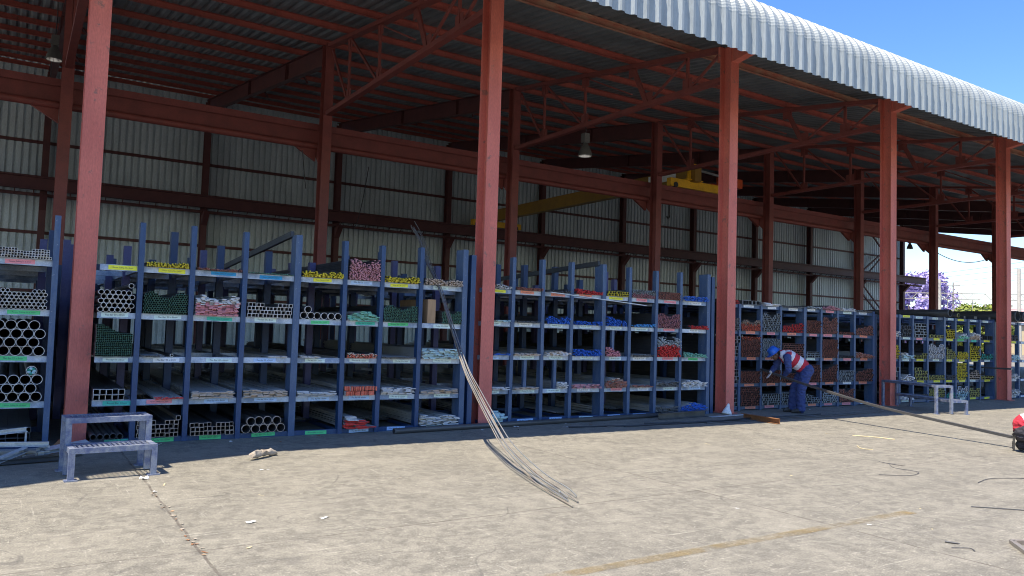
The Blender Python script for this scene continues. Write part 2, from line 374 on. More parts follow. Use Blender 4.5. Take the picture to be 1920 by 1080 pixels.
for yy in py:
    p = MB(); z = roofz(yy) + .085
    p.chan((-13, yy, z), (62.4, yy, z), .07, .16, .006)
    p.build('purlin', 'redrust' if .9 < yy < 2 else 'red', shed)
# ribbed sheets
PITCH = .26
def ribs(x0, x1, prof=((0, 0.), (.10, 0.), (.155, 1.), (.205, 1.))):
    out = []; n = int((x1 - x0) / PITCH)
    for k in range(n):
        b = x0 + k * PITCH
        out += [(b + dx, r) for dx, r in prof]
    return out + [(x0 + n * PITCH, 0.)]
def sheet(path, x0, x1, h, mb, m=0, prof=None):
    pr = ribs(x0, x1, prof) if prof else ribs(x0, x1); n = len(pr); vs = []; fs = []
    for i, (y, z) in enumerate(path):
        a = path[max(0, i - 1)]; b = path[min(len(path) - 1, i + 1)]
        ty, tz = b[0] - a[0], b[1] - a[1]; l = math.hypot(ty, tz); ny, nz = tz / l, -ty / l
        for x, r in pr: vs.append((x, y + ny * h * r, z + nz * h * r))
    for i in range(len(path) - 1):
        for k in range(n - 1): fs.append([i * n + k, i * n + k + 1, (i + 1) * n + k + 1, (i + 1) * n + k])
    mb.add(vs, fs, m)
rz = lambda y: roofz(y) + .18
YC, RB = -1.5, .6; ZC = rz(YC - .084) - .594
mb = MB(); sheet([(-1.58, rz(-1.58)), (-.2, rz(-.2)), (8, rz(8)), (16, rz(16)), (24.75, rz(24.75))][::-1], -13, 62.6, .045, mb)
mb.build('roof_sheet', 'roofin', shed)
arc = []
NA = 30
for k in range(NA + 1):
    a = rad(98 + 82 * k / NA); r = RB + (.0018 if k % 2 else -.0018)
    arc.append((YC + r * math.cos(a), ZC + r * math.sin(a)))
mb = MB(); sheet([(-1.45, rz(-1.45) + .005)] + arc + [(-2.1, 6.95), (-2.1, 6.63)], -13, 62.6, .05, mb)
mb.build('bullnose_eave', 'galv', shed)
mb = MB()
mb.add([(-13, -2.12, 7.35), (0, -2.12, 7.35), (-1.55, -2.58, 7.33), (-3, -3.3, 7.30), (-13, -6.6, 7.2), (-13, -2.12, 7.45), (0, -2.12, 7.45), (-1.55, -2.58, 7.43), (-3, -3.3, 7.40), (-13, -6.6, 7.3)],
       [[0, 1, 2, 3, 4], [9, 8, 7, 6, 5], [0, 5, 6, 1], [1, 6, 7, 2], [2, 7, 8, 3], [3, 8, 9, 4], [4, 9, 5, 0]])
mb.build('added_shadow_eave', 'galv', shed)  # unseen wider eave, added to bend the roof's shadow edge on the ground
# back wall
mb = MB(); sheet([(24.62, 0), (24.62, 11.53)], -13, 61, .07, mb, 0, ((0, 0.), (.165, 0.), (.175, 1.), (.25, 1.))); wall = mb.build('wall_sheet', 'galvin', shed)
for z in (2.6, 4.9, 8.5):
    gb = MB(); gb.chan((-13, 24.56, z), (61, 24.56, z), -.09, .12, .006); gb.build('girt', 'reddark', shed)
for z0, z1 in ((3.9, 6.2), (6.2, 8.6)):
    k = MB(); k.bar((54.9, 24.2, z0), (58.0, 24.2, z1), .09, .09) if z0 > 5 else k.bar((58.0, 24.2, z0), (54.9, 24.2, z1), .09, .09)
    k.build('wall_brace', 'reddark', shed)
for (a, b) in (((54.9, 24.15, 11), (57.9, 24.15, 8.8)), ((57.9, 24.15, 8.8), (54.9, 24.15, 7.0)), ((54.9, 24.15, 5.4), (57.5, 24.15, 3.6))):
    k = MB(); k.bar(a, b, .1, .1); k.build('wall_brace', 'reddark', shed)
# crane runway beams
RY = 9.25
k = MB(); k.ibeam((-13, RY, 6.69), (62.2, RY, 6.69), .30, .58, .03, .014); k.bar((-13, RY - .02, 7.005), (62.2, RY - .02, 7.005), .06, .05)
k.prism(circ(.085, 14), (-13, RY - .19, 6.40), (62.2, RY - .19, 6.40), 0, smooth=True); k.bar((-13, RY - .165, 6.93), (62.2, RY - .165, 6.93), .02, .17)
k.build('runway_beam', 'redmid', shed)
k = MB(); k.ibeam((-13, 23.7, 6.72), (63.2, 23.7, 6.72), .26, .5, .03, .014); k.bar((-13, 23.7, 7.0), (63.2, 23.7, 7.0), .06, .05)
k.chan((-13, 23.9, 6.3), (63, 23.9, 6.3), .1, .12)
for i in range(120):
    xx = -12 + i * .62
    k.bar((xx, 23.9, 6.3), (xx, 23.75, 6.48), .03, .03)
k.build('runway_beam', 'reddark', shed)

# overhead crane
cr = thing('overhead_crane', 'yellow overhead travelling crane with girder spanning the shed on two runway beams', 'crane', (21.0, RY, 7.05))
def loc(*p): return Vector(p) - Vector((21.0, RY, 7.05))
k = MB()
gx = 21.0
k.prism([(-.16, -.28), (.16, -.28), (.16, .28), (-.16, .28)], loc(gx, 8.9, 7.60), loc(gx, 23.9, 7.60)); k.build('girder', 'cranedark', cr)
for yy in (RY, 23.7):
    k = MB(); k.prism([(-.1, -.15), (.1, -.15), (.1, .15), (-.1, .15)], loc(19.85, yy, 7.22), loc(22.9, yy, 7.22))
    k.add([loc(gx - .34, yy - .13, 7.37), loc(gx + .34, yy - .13, 7.37), loc(gx + .2, yy - .13, 8.02), loc(gx - .2, yy - .13, 8.02),
           loc(gx - .34, yy - .06, 7.37), loc(gx + .34, yy - .06, 7.37), loc(gx + .2, yy - .06, 8.02), loc(gx - .2, yy - .06, 8.02)],
          [[0, 1, 2, 3], [4, 7, 6, 5], [0, 4, 5, 1], [1, 5, 6, 2], [2, 6, 7, 3], [3, 7, 4, 0]])
    k.box(*[q for a, b in zip(loc(gx - .42, yy - .2, 7.37), loc(gx + .42, yy + .1, 7.41)) for q in (a, b)])
    e = k.build('end_truck', 'crane', cr)
    for xx in (20.1, 22.6):
        w = MB(); w.cyl(loc(xx, yy - .13, 7.13), loc(xx, yy + .06, 7.13), .1, n=16); w.build('wheel', 'black', e)
k = MB(); k.box(*[q for a, b in zip(loc(22.9, 9.4, 7.50), loc(24.0, 9.75, 7.85)) for q in (a, b)]); k.box(*[q for a, b in zip(loc(22.4, 9.5, 7.40), loc(23.8, 9.7, 7.50)) for q in (a, b)])
k.build('hoist_motor', 'orange', cr)
k = MB(); k.bar(loc(gx + .1, RY + .1, 7.9), loc(23.1, RY + .1, 7.78), .05, .07); k.build('hoist_rail', 'steel', cr)
k = MB(); k.cyl(loc(21.25, 10.9, 7.25), loc(21.95, 10.9, 7.25), .24, n=16); k.box(*[q for a, b in zip(loc(21.2, 10.6, 6.9), loc(22.2, 11.4, 7.1)) for q in (a, b)])
k.path([loc(21.6, 11, 6.95), loc(21.6, 11, 6.4), loc(21.62, 11, 6.3), loc(21.55, 11, 6.22), loc(21.48, 11, 6.3)], .03); k.build('hoist', 'black', cr)
k = MB(); k.box(*[q for a, b in zip(loc(gx - .172, 9.9, 7.52), loc(gx - .166, 11.4, 7.84)) for q in (a, b)]); k.build('sign_plate', 'p_W', cr)

# lamps
def lamp(x, y, z, label, cord):
    t = thing('high_bay_lamp', label, 'lamp', (x, y, z), 0, 'high bay lamps hanging under the shed roof')
    k = MB(); k.lathe((0, 0, 0), [(.19, 0), (.185, .03), (.168, .12), (.12, .24), (.075, .33), (.06, .36), (0, .36)], 20); k.build('shade', 'lampgrey', t)
    k = MB(); k.lathe((0, 0, .012), [(.18, 0), (.16, .1), (.11, .21), (.05, .29), (0, .29)], 20); k.build('reflector', 'lampin', t)
    k = MB(); k.box(-.085, .085, -.085, .085, .37, .62); k.cyl((0, 0, .35), (0, 0, .38), .05, n=10); k.build('ballast_box', 'lampgrey', t)
    k = MB(); k.path([(0, 0, .62), (.02, 0, .62 + cord * .5), (0, 0, .62 + cord)], .012); k.build('cord', 'wire', t)
lamp(12.73, 5.13, 6.36, 'grey high bay lamp hanging from the truss behind the third red column', .18)
lamp(.50, 11.0, 7.98, 'grey high bay lamp high beside the leftmost red column, upper of two', 1.0)
lamp(.54, 16.0, 7.78, 'grey high bay lamp near the back wall beside the leftmost red column, lower of two', 1.6)
lamp(47.39, 16.0, 7.55, 'dark high bay lamp against the sky by the end of the back wall', 2.0)
lamp(52.5, 9.9, 8.1, 'dark high bay lamp behind the rightmost red column near the sky opening', .6)
def flood(x, y, z, label, d):
    t = thing('floodlight', label, 'floodlight', (x, y, z))
    k = MB(); k.box(-.14, .14, -.05, .05, -.1, .1); h = k.build('housing', 'black', t)
    k = MB(); k.box(-.125, .125, -.056, -.051, -.085, .085); k.build('glass', 'led', h)
    k = MB(); k.path([(-.15, 0, 0), (-.15, 0, .14), (0, .02, d), (.15, 0, .14), (.15, 0, 0)], .012); k.build('bracket', 'black', t); t.rotation_euler = (rad(-50), 0, 0)
flood(19.6, -1.35, 7.22, 'small floodlight under the eave right of the fourth red column', .35)
flood(54.4, 23.6, 8.3, 'dark floodlight on an inner shed column near the wall brace', .3)
flood(42.9, 8.35, 5.35, 'dark floodlight on the shed column left of the rightmost red column', .3)
# sagging cables
def cable(a, b, sag, label, r=.012, group=None):
    a, b = Vector(a), Vector(b); k = MB()
    k.path([a.lerp(b, t / 14) - Vector((0, 0, sag * 4 * (t / 14) * (1 - t / 14))) for t in range(15)], r, 5)
    tag(k.build('cable', 'wire'), label, 'cable', group)
cable((8.4, 9.7, 6.2), (13.2, 23.5, 6.4), .75, 'thin dark cable sagging across the back wall left of the second column')
cable((42.8, 9.0, 6.2), (36.9, 9.0, 6.2), .45, 'dark cable sagging under the runway beam against the sky', .018)
cable((6.2, 8.9, 6.2), (6.35, 8.95, 5.2), .05, 'short cable hanging beside the inner column at left', .012)

# ------------------------------------------------------------------ pipe racks
ORD = ['first', 'second', 'third', 'fourth', 'fifth', 'sixth', 'seventh', 'eighth']
LEV = {4: 'top shelf', 3: 'second shelf', 2: 'third shelf', 1: 'fourth shelf', 0: 'bottom shelf'}
COLN = dict(A='left of', B='first', C='second', D='third', E='fourth', F='fifth')
ZB = [.07, .56, 1.11, 1.67, 2.28]
ZC_ = [.075, .575, 1.165, 1.74, 2.31]
ZD = [.10, .60, 1.18, 1.755, 2.335]
RACKS = {  # front plane y, posts x, main posts (index), shelf tops, height of posts
    'A': (-.2, [-.98, -.3, .41], (), ZB, 2.85, 'tall blue steel rack of large pipes at the left edge of the photo'),
    'B': (-.2, [.76, 1.36, 1.99, 2.67, 3.41, 4.13, 4.71, 5.37, 6.17], (4, 8), ZB, 2.85, 'tall blue steel rack of pipes and flat bars between first and second red columns'),
    'C': (.10, [6.62, 7.30, 7.95, 8.59, 9.35, 10.0, 10.68, 11.37, 12.17], (4, 8), ZC_, 2.88, 'tall blue steel rack of painted bars between second and third red columns'),
    'D': (.35, [12.70, 13.43, 14.14, 14.82, 15.67, 16.30, 16.97, 17.65, 18.46], (4, 8), ZD, 2.34, 'lower blue rack of brown-ended tubes behind the stooping worker'),
    'E': (.35, [18.95, 19.63, 20.27, 20.99, 21.86, 22.44, 23.12, 23.78, 24.6], (4, 8), ZD, 2.34, 'lower blue rack of yellow-marked tubes between fourth and fifth red columns'),
    'F': (.35, [25.02, 25.50, 26.13, 26.8, 27.5, 28.2], (5,), ZD, 2.34, 'lower blue rack of white scrap at the right edge beyond the fifth red column'),
}
TXT = ['Flat Bar 50 x 8mm', 'Flat Bar 40 x 6mm', 'Flat Bar 25 x 5mm', 'Flat Bar 100 x 3.0mm', 'Square Tubing 25 x 2mm', 'Round Tubing 50 x 2mm', 'Square Tubing 38 x 1.6mm', 'Round Tubing 76 x 2.0mm', 'Round Bar 12mm', 'Angle 40 x 40 x 5mm']
TM = {}
def text_mesh(t):
    if t not in TM:
        cu = bpy.data.curves.new('lettering', 'FONT'); cu.body = t; cu.size = 1; cu.align_x = 'CENTER'; cu.align_y = 'CENTER'; cu.resolution_u = 2
        o = bpy.data.objects.new('lettering', cu); COL.objects.link(o)
        dg = bpy.context.evaluated_depsgraph_get()
        me = bpy.data.meshes.new_from_object(o.evaluated_get(dg)); w = max(v.co.x for v in me.vertices) - min(v.co.x for v in me.vertices)
        bpy.data.objects.remove(o)
        me.materials.clear(); me.materials.append(M['ink']); TM[t] = (me, w)
    return TM[t]
# label colours, one row per shelf from top to bottom, one letter per bay (. = none)
LAB = {'A': ['.P', '.G', '.G', '.G', '..'],
       'B': ['YYBBYLYN', 'NNTNGTGN', 'NWNLNNNN', 'TPLLLLNN', 'TGGGGLLN'],
       'C': ['YOOOYPPW', 'NWNNNNPW', 'LNNNNWPG', 'NNNWPWNL', 'NLLNLLLN'],
       'D': ['PWWWWPNW', 'POPOPPPO', 'POOPNOPO', 'POOOPOWO', 'POP.OPPN'],
       'E': ['NYNNNYNN', 'NNPYYGTY', 'YNYNYYYN', 'YNYYYYNY', 'YN.Y.NYY'],
       'F': ['WWWWW', 'WYWWW', 'WLWWW', 'WWWWW', 'WWWWW']}
PLATE = {}
def plate_mesh(k):
    if k not in PLATE:
        p = MB(); p.box(-.17, .17, -.004, .0, -.027, .027); PLATE[k] = p.mesh('label_plate', ['p_' + k])
    return PLATE[k]
DEPTH = [1.55, 3.05, 4.55, 5.95]
for rk, (yf, px, mains, zs, top, lab) in RACKS.items():
    rt = thing('pipe_rack', lab, 'rack', (px[0], yf, 0), 0, 'steel racks standing under the shed')
    X = lambda x: x - px[0]
    for i, x in enumerate(px):
        main = i in mains
        w, d = (.092, .24) if main else (.066, .11)
        if not (i == 0 and rk != 'A'):
            k = MB(); k.box(-w / 2, w / 2, 0, d, 0, top + (.03 if main else 0) + R.uniform(-.02, .02) * (rk in 'ABC'))
            po = k.build('post', ('blue' if rk == 'B' and not main else R.choice(['bluepale', 'bluepale', 'blue']) if rk in 'DE' else 'bluepale'), rt, (X(x), 0, 0)); po.rotation_euler = (R.uniform(-.004, .004), R.uniform(-.005, .005), R.uniform(-.03, .03))
            if main and i == len(px) - 1:
                k = MB(); k.box(X(x) + .13, X(x) + .13 + .09, .05, .17, 0, top - .03); k.build('post', 'blue', rt)
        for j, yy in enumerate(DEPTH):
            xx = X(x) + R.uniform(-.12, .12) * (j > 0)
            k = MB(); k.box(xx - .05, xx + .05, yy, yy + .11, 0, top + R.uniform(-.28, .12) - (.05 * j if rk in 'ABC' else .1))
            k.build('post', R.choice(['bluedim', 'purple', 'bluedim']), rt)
    x0, x1 = X(px[0]) + (.13 if rk == 'B' else .04), X(px[-1])
    for lv, z in enumerate(zs):
        k = MB(); k.box(x0, x1, .03, .085, z - .078, z - .002)
        for yy in DEPTH: k.box(x0, x1, yy + .03, yy + .085, z - .075, z - .003)
        for x in px[1:-1]: k.box(X(x) - .02, X(x) + .02, .09, 6.0, z - .06, z - .012)
        k.build('shelf', 'shelf' if (lv > 0 and rk in 'ABC') else 'blue' if rk not in 'DEF' else 'bluepale', rt)
        row = LAB[rk][4 - lv]
        for bi, ch in enumerate(row):
            if ch == '.': continue
            a, b = X(px[bi]), X(px[bi + 1]); c = (a + b) / 2 + R.uniform(-.06, .06)
            if rk == 'B' and bi == 0: c += .07
            p = obj('label_plate', plate_mesh(ch), rt, (c, .0295, z - .038 + R.uniform(-.006, .006)))
            p.scale = (min(1, (b - a - .16) / .3) * R.uniform(.8, 1.0), 1, R.uniform(.85, 1.05)); p.rotation_euler = (0, R.uniform(-.03, .03), 0)
            me, w = text_mesh(TXT[R.randrange(len(TXT))] if ch in 'GT' else TXT[R.randrange(4)] if ch in 'WLN' else TXT[4 + R.randrange(6)])
            t = obj('lettering', me, p, (0, -.0052, 0)); s = .24 / w; t.scale = (s, s, s); t.rotation_euler = (rad(90), 0, 0)
        # spray overspill: paint on the shelf edge
    for bi, x in ((1, 8.27), (2, 7.62)) if rk == 'C' else ():
        k = MB(); k.box(X(x) - .03, X(x) + .03, .04, .1, zs[1], zs[2] - .08); k.build('post', 'bluepale', rt)
    if rk == 'C':
        k = MB(); k.box(X(9.62) - .03, X(9.62) + .03, .04, .1, zs[2], zs[3] - .08); k.build('post', 'bluepale', rt)
# long top rails that stiffen the racks front to back
for (a, b, t) in (((3.36, .0, 2.90), (3.36, 5.9, 2.55), 'B'), ((9.28, .2, 2.92), (9.28, 6.0, 2.66), 'C')):
    k = MB(); k.bar(a, b, .05, .09); o = k.build('channel_bar', 'black')
    tag(o, 'long dark bar resting across the %s rack tops, sloping away behind' % dict(B='left', C='middle')[t], 'steel bar')

# ------------------------------------------------------------------ stock on the racks
def cell(rk, bay):
    yf, px, mains, zs, top, _ = RACKS[rk]
    a, b = px[bay - 1], px[bay]
    la = .055 if bay - 1 in mains else .042; lb = .055 if bay in mains else .042
    a += la + .006; b -= lb + .006
    if rk == 'B' and bay == 1: a = .885
    if rk in 'CDEF' and bay == 1: a = px[0] + (.28 if rk == 'C' else .06)
    return a, b, yf
def where(rk, bay, lv):
    l = LEV[lv]
    if rk == 'A': return 'on %s of leftmost rack' % l
    return 'on %s, %s bay after %s red column' % (l, ORD[bay - 1], COLN[rk])
PM = {}
def pm(kind, w, h, end, L=5.9):
    key = (kind, w, h, end, L)
    if key not in PM:
        k = MB()
        if kind == 'R': k.tube(circ(w / 2, 20), circ(w / 2 - max(.005, w * .05), 20), 0, 0, 0, L); n = 'steel_pipe'
        elif kind == 'S': t = .0048; k.tube(rct(w - .001, h - .001), rct(w - 2 * t, h - 2 * t), 0, 0, 0, L); n = 'square_tube'
        else: k.bar((0, 0, 0), (0, L, 0), w, h, 0, mend=1); n = 'flat_bar'
        PM[key] = k.mesh(n, ['flat' if kind == 'F' else 'mill', 'e_' + end, 'millin'])
    return PM[key]
NAMES = dict(R='steel_pipe', S='square_tube', F='flat_bar')
CATS = dict(R='pipe', S='tube', F='flat bar', D='rods')
def single(kind, w, h, end, x, y, z, label, group, rot=(0, 0, 0), L=5.9):
    o = obj(NAMES[kind], pm(kind, w, h, end, L), None, (x, y, z)); o.rotation_euler = rot
    tag(o, label, CATS[kind], group); return o
def rows_hex(W, d, prof, H):
    out = []; r = 0
    while True:
        z = d / 2 + r * d * .875
        if z > H: break
        x = d / 2 + (d / 2 if r % 2 else 0)
        while x <= W - d / 2 + .001:
            if z + d * .3 <= H * prof(x / W): out.append((x, z))
            x += d * 1.015
        r += 1
    return out
def rows_sq(W, w, h, prof, H):
    out = []; r = 0
    while (r + .6) * h <= H:
        x = w / 2 + R.uniform(0, w * .4); z = h / 2 + r * h
        while x <= W - w / 2 + .002:
            if z + h * .2 <= H * prof(x / W): out.append((x, z))
            x += w * 1.012
        r += 1
    return out
PROF = dict(f=lambda t: 1., l=lambda t: 1 - .28 * min(1, max(0, (t - .2) * 2)), r=lambda t: .6 + .4 * t, m=lambda t: 1 - .5 * abs(t - .5) * 2, w=lambda t: .88 + .12 * math.sin(t * 9), d=lambda t: 1 - .55 * t)
def stock(rk, bay, lv, kind, w, h, H, end, desc, prof='f', ind=False, x0=0., x1=1., out=.03, end2=None, frac=.5):
    a, b, yf = cell(rk, bay); z0 = RACKS[rk][3][lv]
    W = (b - a) * (x1 - x0); ax = a + (b - a) * x0
    pf = PROF[prof]; wh = where(rk, bay, lv); label = desc + ' ' + wh
    items = []
    if kind == 'R': items = [(x, z, 0) for x, z in rows_hex(W, w, pf, H)]
    elif kind == 'S': items = [(x, z, 0) for x, z in rows_sq(W, w, h, pf, H)]
    elif kind == 'F':
        z = h / 2
        while z < H:
            x = w / 2 + R.uniform(-.1, .3) * w
            while x < W - w * .45:
                if z <= H * pf(x / W) * R.uniform(.85, 1.1): items.append((min(max(x, w / 2), W - w / 2), z, R.uniform(-.06, .06)))
                x += w * R.uniform(1.0, 1.12)
            z += h * R.uniform(1.06, 1.4)
    elif kind == 'D':
        z = w / 2
        while z < H:
            x = w / 2 + R.uniform(0, w)
            while x < W - w / 2:
                if z <= H * pf(x / W) * R.uniform(.8, 1.1): items.append((x, z + R.uniform(-.2, .2) * w, 0))
                x += w * R.uniform(1.0, 1.25)
            z += w * .88
    if ind:
        for x, z, ro in items:
            y = yf - out + R.uniform(-.03, .05) if kind != 'F' else yf - out + R.uniform(-.06, .06)
            e = end if (end2 is None or z < H * frac) else end2
            if kind == 'F': rot = (0, ro * .35, R.uniform(-.004, .004))
            elif kind == 'S': rot = (0, R.uniform(-.02, .02), 0)
            else: rot = (0, R.uniform(0, 6), 0)
            single(kind, w, h, e, ax + x, y, z0 + z, label, desc + ' ' + wh, rot, 5.9)
        return
    k = MB()
    for x, z, ro in items:
        y = R.uniform(-.02, .03) if kind in 'RS' else R.uniform(-.06, .05)
        L = 5.85 + R.uniform(-.1, .1); e = 1 if (end2 is None or z < H * frac + R.uniform(-.03, .03)) else 3
        if kind == 'R': k.tube(circ(w / 2, 10), circ(w / 2 - max(.002, w * .07), 10), x, z, y, L, m=(0, e, 2))
        elif kind == 'S': t = max(.0018, w * .055); k.tube(rct(w * .985, h * .985), rct(w - 2 * t, h - 2 * t), x, z, y, L, m=(0, e, 2))
        elif kind == 'F':
            c, s = math.cos(ro), math.sin(ro); sk = R.uniform(-.012, .012)
            k.bar((x, y, z), (x + sk, y + L, z), w, h, 0, (-s, 0, c), mend=e)
            k.bar((x, y - .0005, z), (x + sk * .01, y + .035, z), w * 1.004, h * 1.02, e, (-s, 0, c))
        else:
            pr = circ(w / 2, 6); dx, dz = R.uniform(-.02, .02), R.uniform(0, .012)
            k.prism(pr, (x, y, z), (x, y + .04, z), e, smooth=False)
            k.prism(pr, (x, y + .04, z), (x + dx, y + L, z + dz), 0, caps=False)
    nm = dict(R='pipe_bundle', S='tube_bundle', F='flat_bar_stack', D='rod_bundle')[kind]
    o = k.build(nm, ['flat' if kind == 'F' else 'mill', 'e_' + end, 'millin', 'e_' + (end2 or end)], None, (ax, yf - out, z0))
    tag(o, label, dict(R='pipe bundle', S='tube bundle', F='bar stack', D='rod bundle')[kind], 'bundles of stock lying on the racks')
s = stock
# leftmost rack
s('A', 2, 4, 'S', .030, .030, .135, 'cut', 'small square tube', 'w', 1)
s('A', 2, 3, 'R', .045, 0, .26, 'cut', 'thin-walled round pipe', 'w', 1)
s('A', 2, 2, 'R', .118, 0, .46, 'cut', 'large thin-walled round pipe', 'f', 1)
s('A', 2, 1, 'R', .118, 0, .47, 'cut', 'large round pipe', 'r', 1)
s('A', 2, 0, 'S', .12, .062, .22, 'dark', 'dark wide rectangular tube', 'f', 1)
top = max((o for o in bpy.data.objects if o.name.startswith('steel_pipe') and o['label'].startswith('large round pipe')), key=lambda o: o.location.z)
k = MB(); 
for i in range(7):
    a_ = i * .9; k.add(*ico((top.location.x + math.cos(a_) * .028, -.21, top.location.z + math.sin(a_) * .028), (.022, .03, .02), 6), m=i % 2, smooth=True)
tag(k.build('wadded_rag', ['e_ice', 'e_teal']), 'teal and white rag wadded into the topmost large pipe of leftmost rack', 'rag')
# first to second column
s('B', 1, 3, 'R', .063, 0, .30, 'cut', 'medium round pipe', 'f', 1)
s('B', 1, 2, 'S', .0225, .0225, .40, 'green', 'tiny dark green square tubes', 'l')
s('B', 1, 1, 'S', .07, .07, .15, 'cut', 'bold square tube', 'f', 1)
s('B', 1, 0, 'R', .073, 0, .075, 'dark', 'dark round pipe in one row', 'f', 1)
s('B', 2, 4, 'D', .016, 0, .07, 'yellow', 'messy yellow-ended rods', 'w')
s('B', 2, 3, 'R', .030, 0, .29, 'green', 'small green round tubes', 'w')
s('B', 2, 2, 'R', .04, 0, .045, 'cut', 'single pale pipe end', 'f', 1, .66, .76)
s('B', 2, 2, 'F', .05, .008, .02, 'dark', 'few dark flat bars', 'f', 0, 0, .5)
s('B', 2, 1, 'F', .04, .009, .028, 'red', 'red-ended narrow flat bar', 'f', 1, .35, 1)
s('B', 2, 0, 'S', .054, .054, .235, 'tan', 'stacked tan-ended square tube', 'w', 1)
s('B', 3, 4, 'D', .012, 0, .03, 'brown', 'thin brown-ended rods', 'w')
s('B', 3, 3, 'F', .052, .012, .27, 'pink', 'pink and white ended bars', 'w', 0, 0, 1, .04, 'white', .55)
s('B', 3, 1, 'F', .085, .010, .10, 'tan', 'wide rusty flat bar', 'w', 1)
s('B', 3, 0, 'S', .055, .055, .19, 'tan', 'stepped tan-ended square tube', 'w', 1)
s('B', 4, 4, 'D', .014, 0, .016, 'green', 'few green-ended rods', 'f')
s('B', 4, 3, 'S', .05, .05, .215, 'cut', 'square tube with pale rim', 'w', 1)
s('B', 4, 2, 'F', .08, .008, .02, 'white', 'few wide flat bars', 'f', 0, .5, 1)
s('B', 4, 1, 'F', .08, .010, .11, 'tan', 'wide grey flat bar', 'w', 1)
s('B', 4, 0, 'R', .118, 0, .235, 'tan', 'fat dark pipe in a pyramid', 'f', 1)
s('B', 5, 4, 'D', .020, 0, .085, 'yellow', 'chunky yellow-ended rods', 'w')
s('B', 5, 3, 'R', .10, 0, .20, 'cut', 'large grey round pipe in two rows', 'd', 1)
s('B', 5, 2, 'F', .09, .009, .035, 'white', 'white-ended flat bars', 'd', 0, 0, .5)
s('B', 5, 1, 'F', .09, .011, .075, 'white', 'wide white-ended flat bar', 'w', 1)
s('B', 5, 0, 'F', .12, .01, .02, 'dark', 'few low dark flat bars', 'f', 0, .45, 1, -1.2)
s('B', 6, 4, 'D', .018, 0, .31, 'rose', 'tall heap of pink-ended rods', 'w')
s('B', 6, 3, 'F', .055, .011, .16, 'pgreen', 'green-ended flat bars', 'm')
s('B', 6, 2, 'D', .018, 0, .08, 'orange', 'red and cream ended rods', 'w', 0, 0, 1, .03, 'tan', .5)
s('B', 6, 1, 'F', .018, .06, .15, 'orange', 'orange flat bars standing on edge', 'w')
s('B', 6, 0, 'F', .16, .012, .19, 'red', 'red and white ended plates', 'd', 0, 0, 1, .05, 'white', .6)
s('B', 7, 4, 'D', .018, 0, .09, 'yellow', 'low yellow-ended rods', 'w')
s('B', 7, 3, 'R', .026, 0, .26, 'green', 'small green round tubes', 'w')
s('B', 7, 2, 'F', .10, .009, .03, 'dark', 'low dark flat bars', 'f')
s('B', 7, 1, 'F', .09, .011, .11, 'white', 'wide pale flat bar', 'w', 1)
s('B', 7, 0, 'F', .10, .010, .06, 'dark', 'recessed dark flat bars', 'f', 0, 0, 1, -.9)
s('B', 8, 4, 'D', .017, 0, .10, 'tan', 'brown-ended rods', 'w')
s('B', 8, 3, 'R', .026, 0, .22, 'green', 'green round tubes beside timber', 'w', 0, .5, 1)
s('B', 8, 2, 'F', .09, .012, .16, 'ice', 'pale blue ended flat bar', 'f', 1)
s('B', 8, 1, 'F', .10, .010, .08, 'tan', 'wide brown flat bar', 'r', 1)
s('B', 8, 0, 'F', .09, .013, .16, 'white', 'white-ended flat bar in a pile', 'w', 1)
# second to third column
s('C', 1, 4, 'D', .016, 0, .09, 'white', 'grey-ended rods', 'd', 0, 0, 1, .03, 'grey', .4)
s('C', 1, 3, 'F', .06, .008, .03, 'ice', 'low white-ended flat bars', 'f')
s('C', 1, 2, 'F', .08, .009, .03, 'blue', 'low blue-ended flat bars', 'f')
s('C', 1, 1, 'F', .08, .012, .05, 'white', 'low white-ended flat bars', 'f')
s('C', 1, 0, 'F', .14, .02, .16, 'ice', 'white-painted flat bars', 'd')
s('C', 2, 4, 'D', .014, 0, .055, 'brown', 'thin red-brown rods', 'w')
s('C', 2, 3, 'F', .07, .008, .03, 'dark', 'low dark flat bars', 'f')
s('C', 2, 2, 'F', .07, .011, .05, 'tan', 'low cream-ended flat bars', 'r')
s('C', 2, 1, 'F', .08, .010, .04, 'tan', 'low rusty flat bars', 'f')
s('C', 3, 4, 'D', .014, 0, .04, 'dark', 'low dark rods', 'w')
s('C', 3, 3, 'D', .022, 0, .13, 'blue', 'bright blue ended bars', 'w')
s('C', 3, 2, 'F', .05, .013, .10, 'white', 'cream and brown ended flat bars', 'm', 0, 0, 1, .04, 'tan', .5)
s('C', 3, 1, 'F', .05, .012, .13, 'white', 'white-ended flat bars at right', 'w', 0, .55, 1)
s('C', 4, 4, 'D', .020, 0, .10, 'red', 'bright red ended rods', 'd')
s('C', 4, 3, 'D', .020, 0, .07, 'blue', 'low blue-ended bars', 'w')
s('C', 4, 2, 'D', .020, 0, .13, 'blue', 'heaped blue-ended bars', 'w')
s('C', 4, 1, 'F', .06, .012, .08, 'rose', 'brownish pink ended flat bars', 'w')
s('C', 4, 0, 'F', .10, .010, .03, 'dark', 'few dark flat bars', 'f', 0, 0, 1, -.5)
s('C', 5, 4, 'R', .05, 0, .12, 'yellow', 'chunky bright yellow pipes', 'w')
s('C', 5, 3, 'D', .020, 0, .19, 'blue', 'heap of blue-ended rods', 'd', 0, 0, .85)
s('C', 5, 2, 'D', .018, 0, .19, 'pink', 'pink-ended rods heaped at left', 'd', 0, 0, .6)
s('C', 5, 1, 'F', .07, .014, .20, 'brown', 'rusty red flat bars', 'm', 0, 0, 1, .04, 'tan', .7)
s('C', 5, 0, 'F', .10, .02, .15, 'white', 'white flat offcuts at left', 'd', 0, 0, .4, -.3)
s('C', 6, 4, 'S', .022, .022, .16, 'rose', 'tiny grey-pink square tubes', 'f', 0, 0, 1, .03, 'grey', .4)
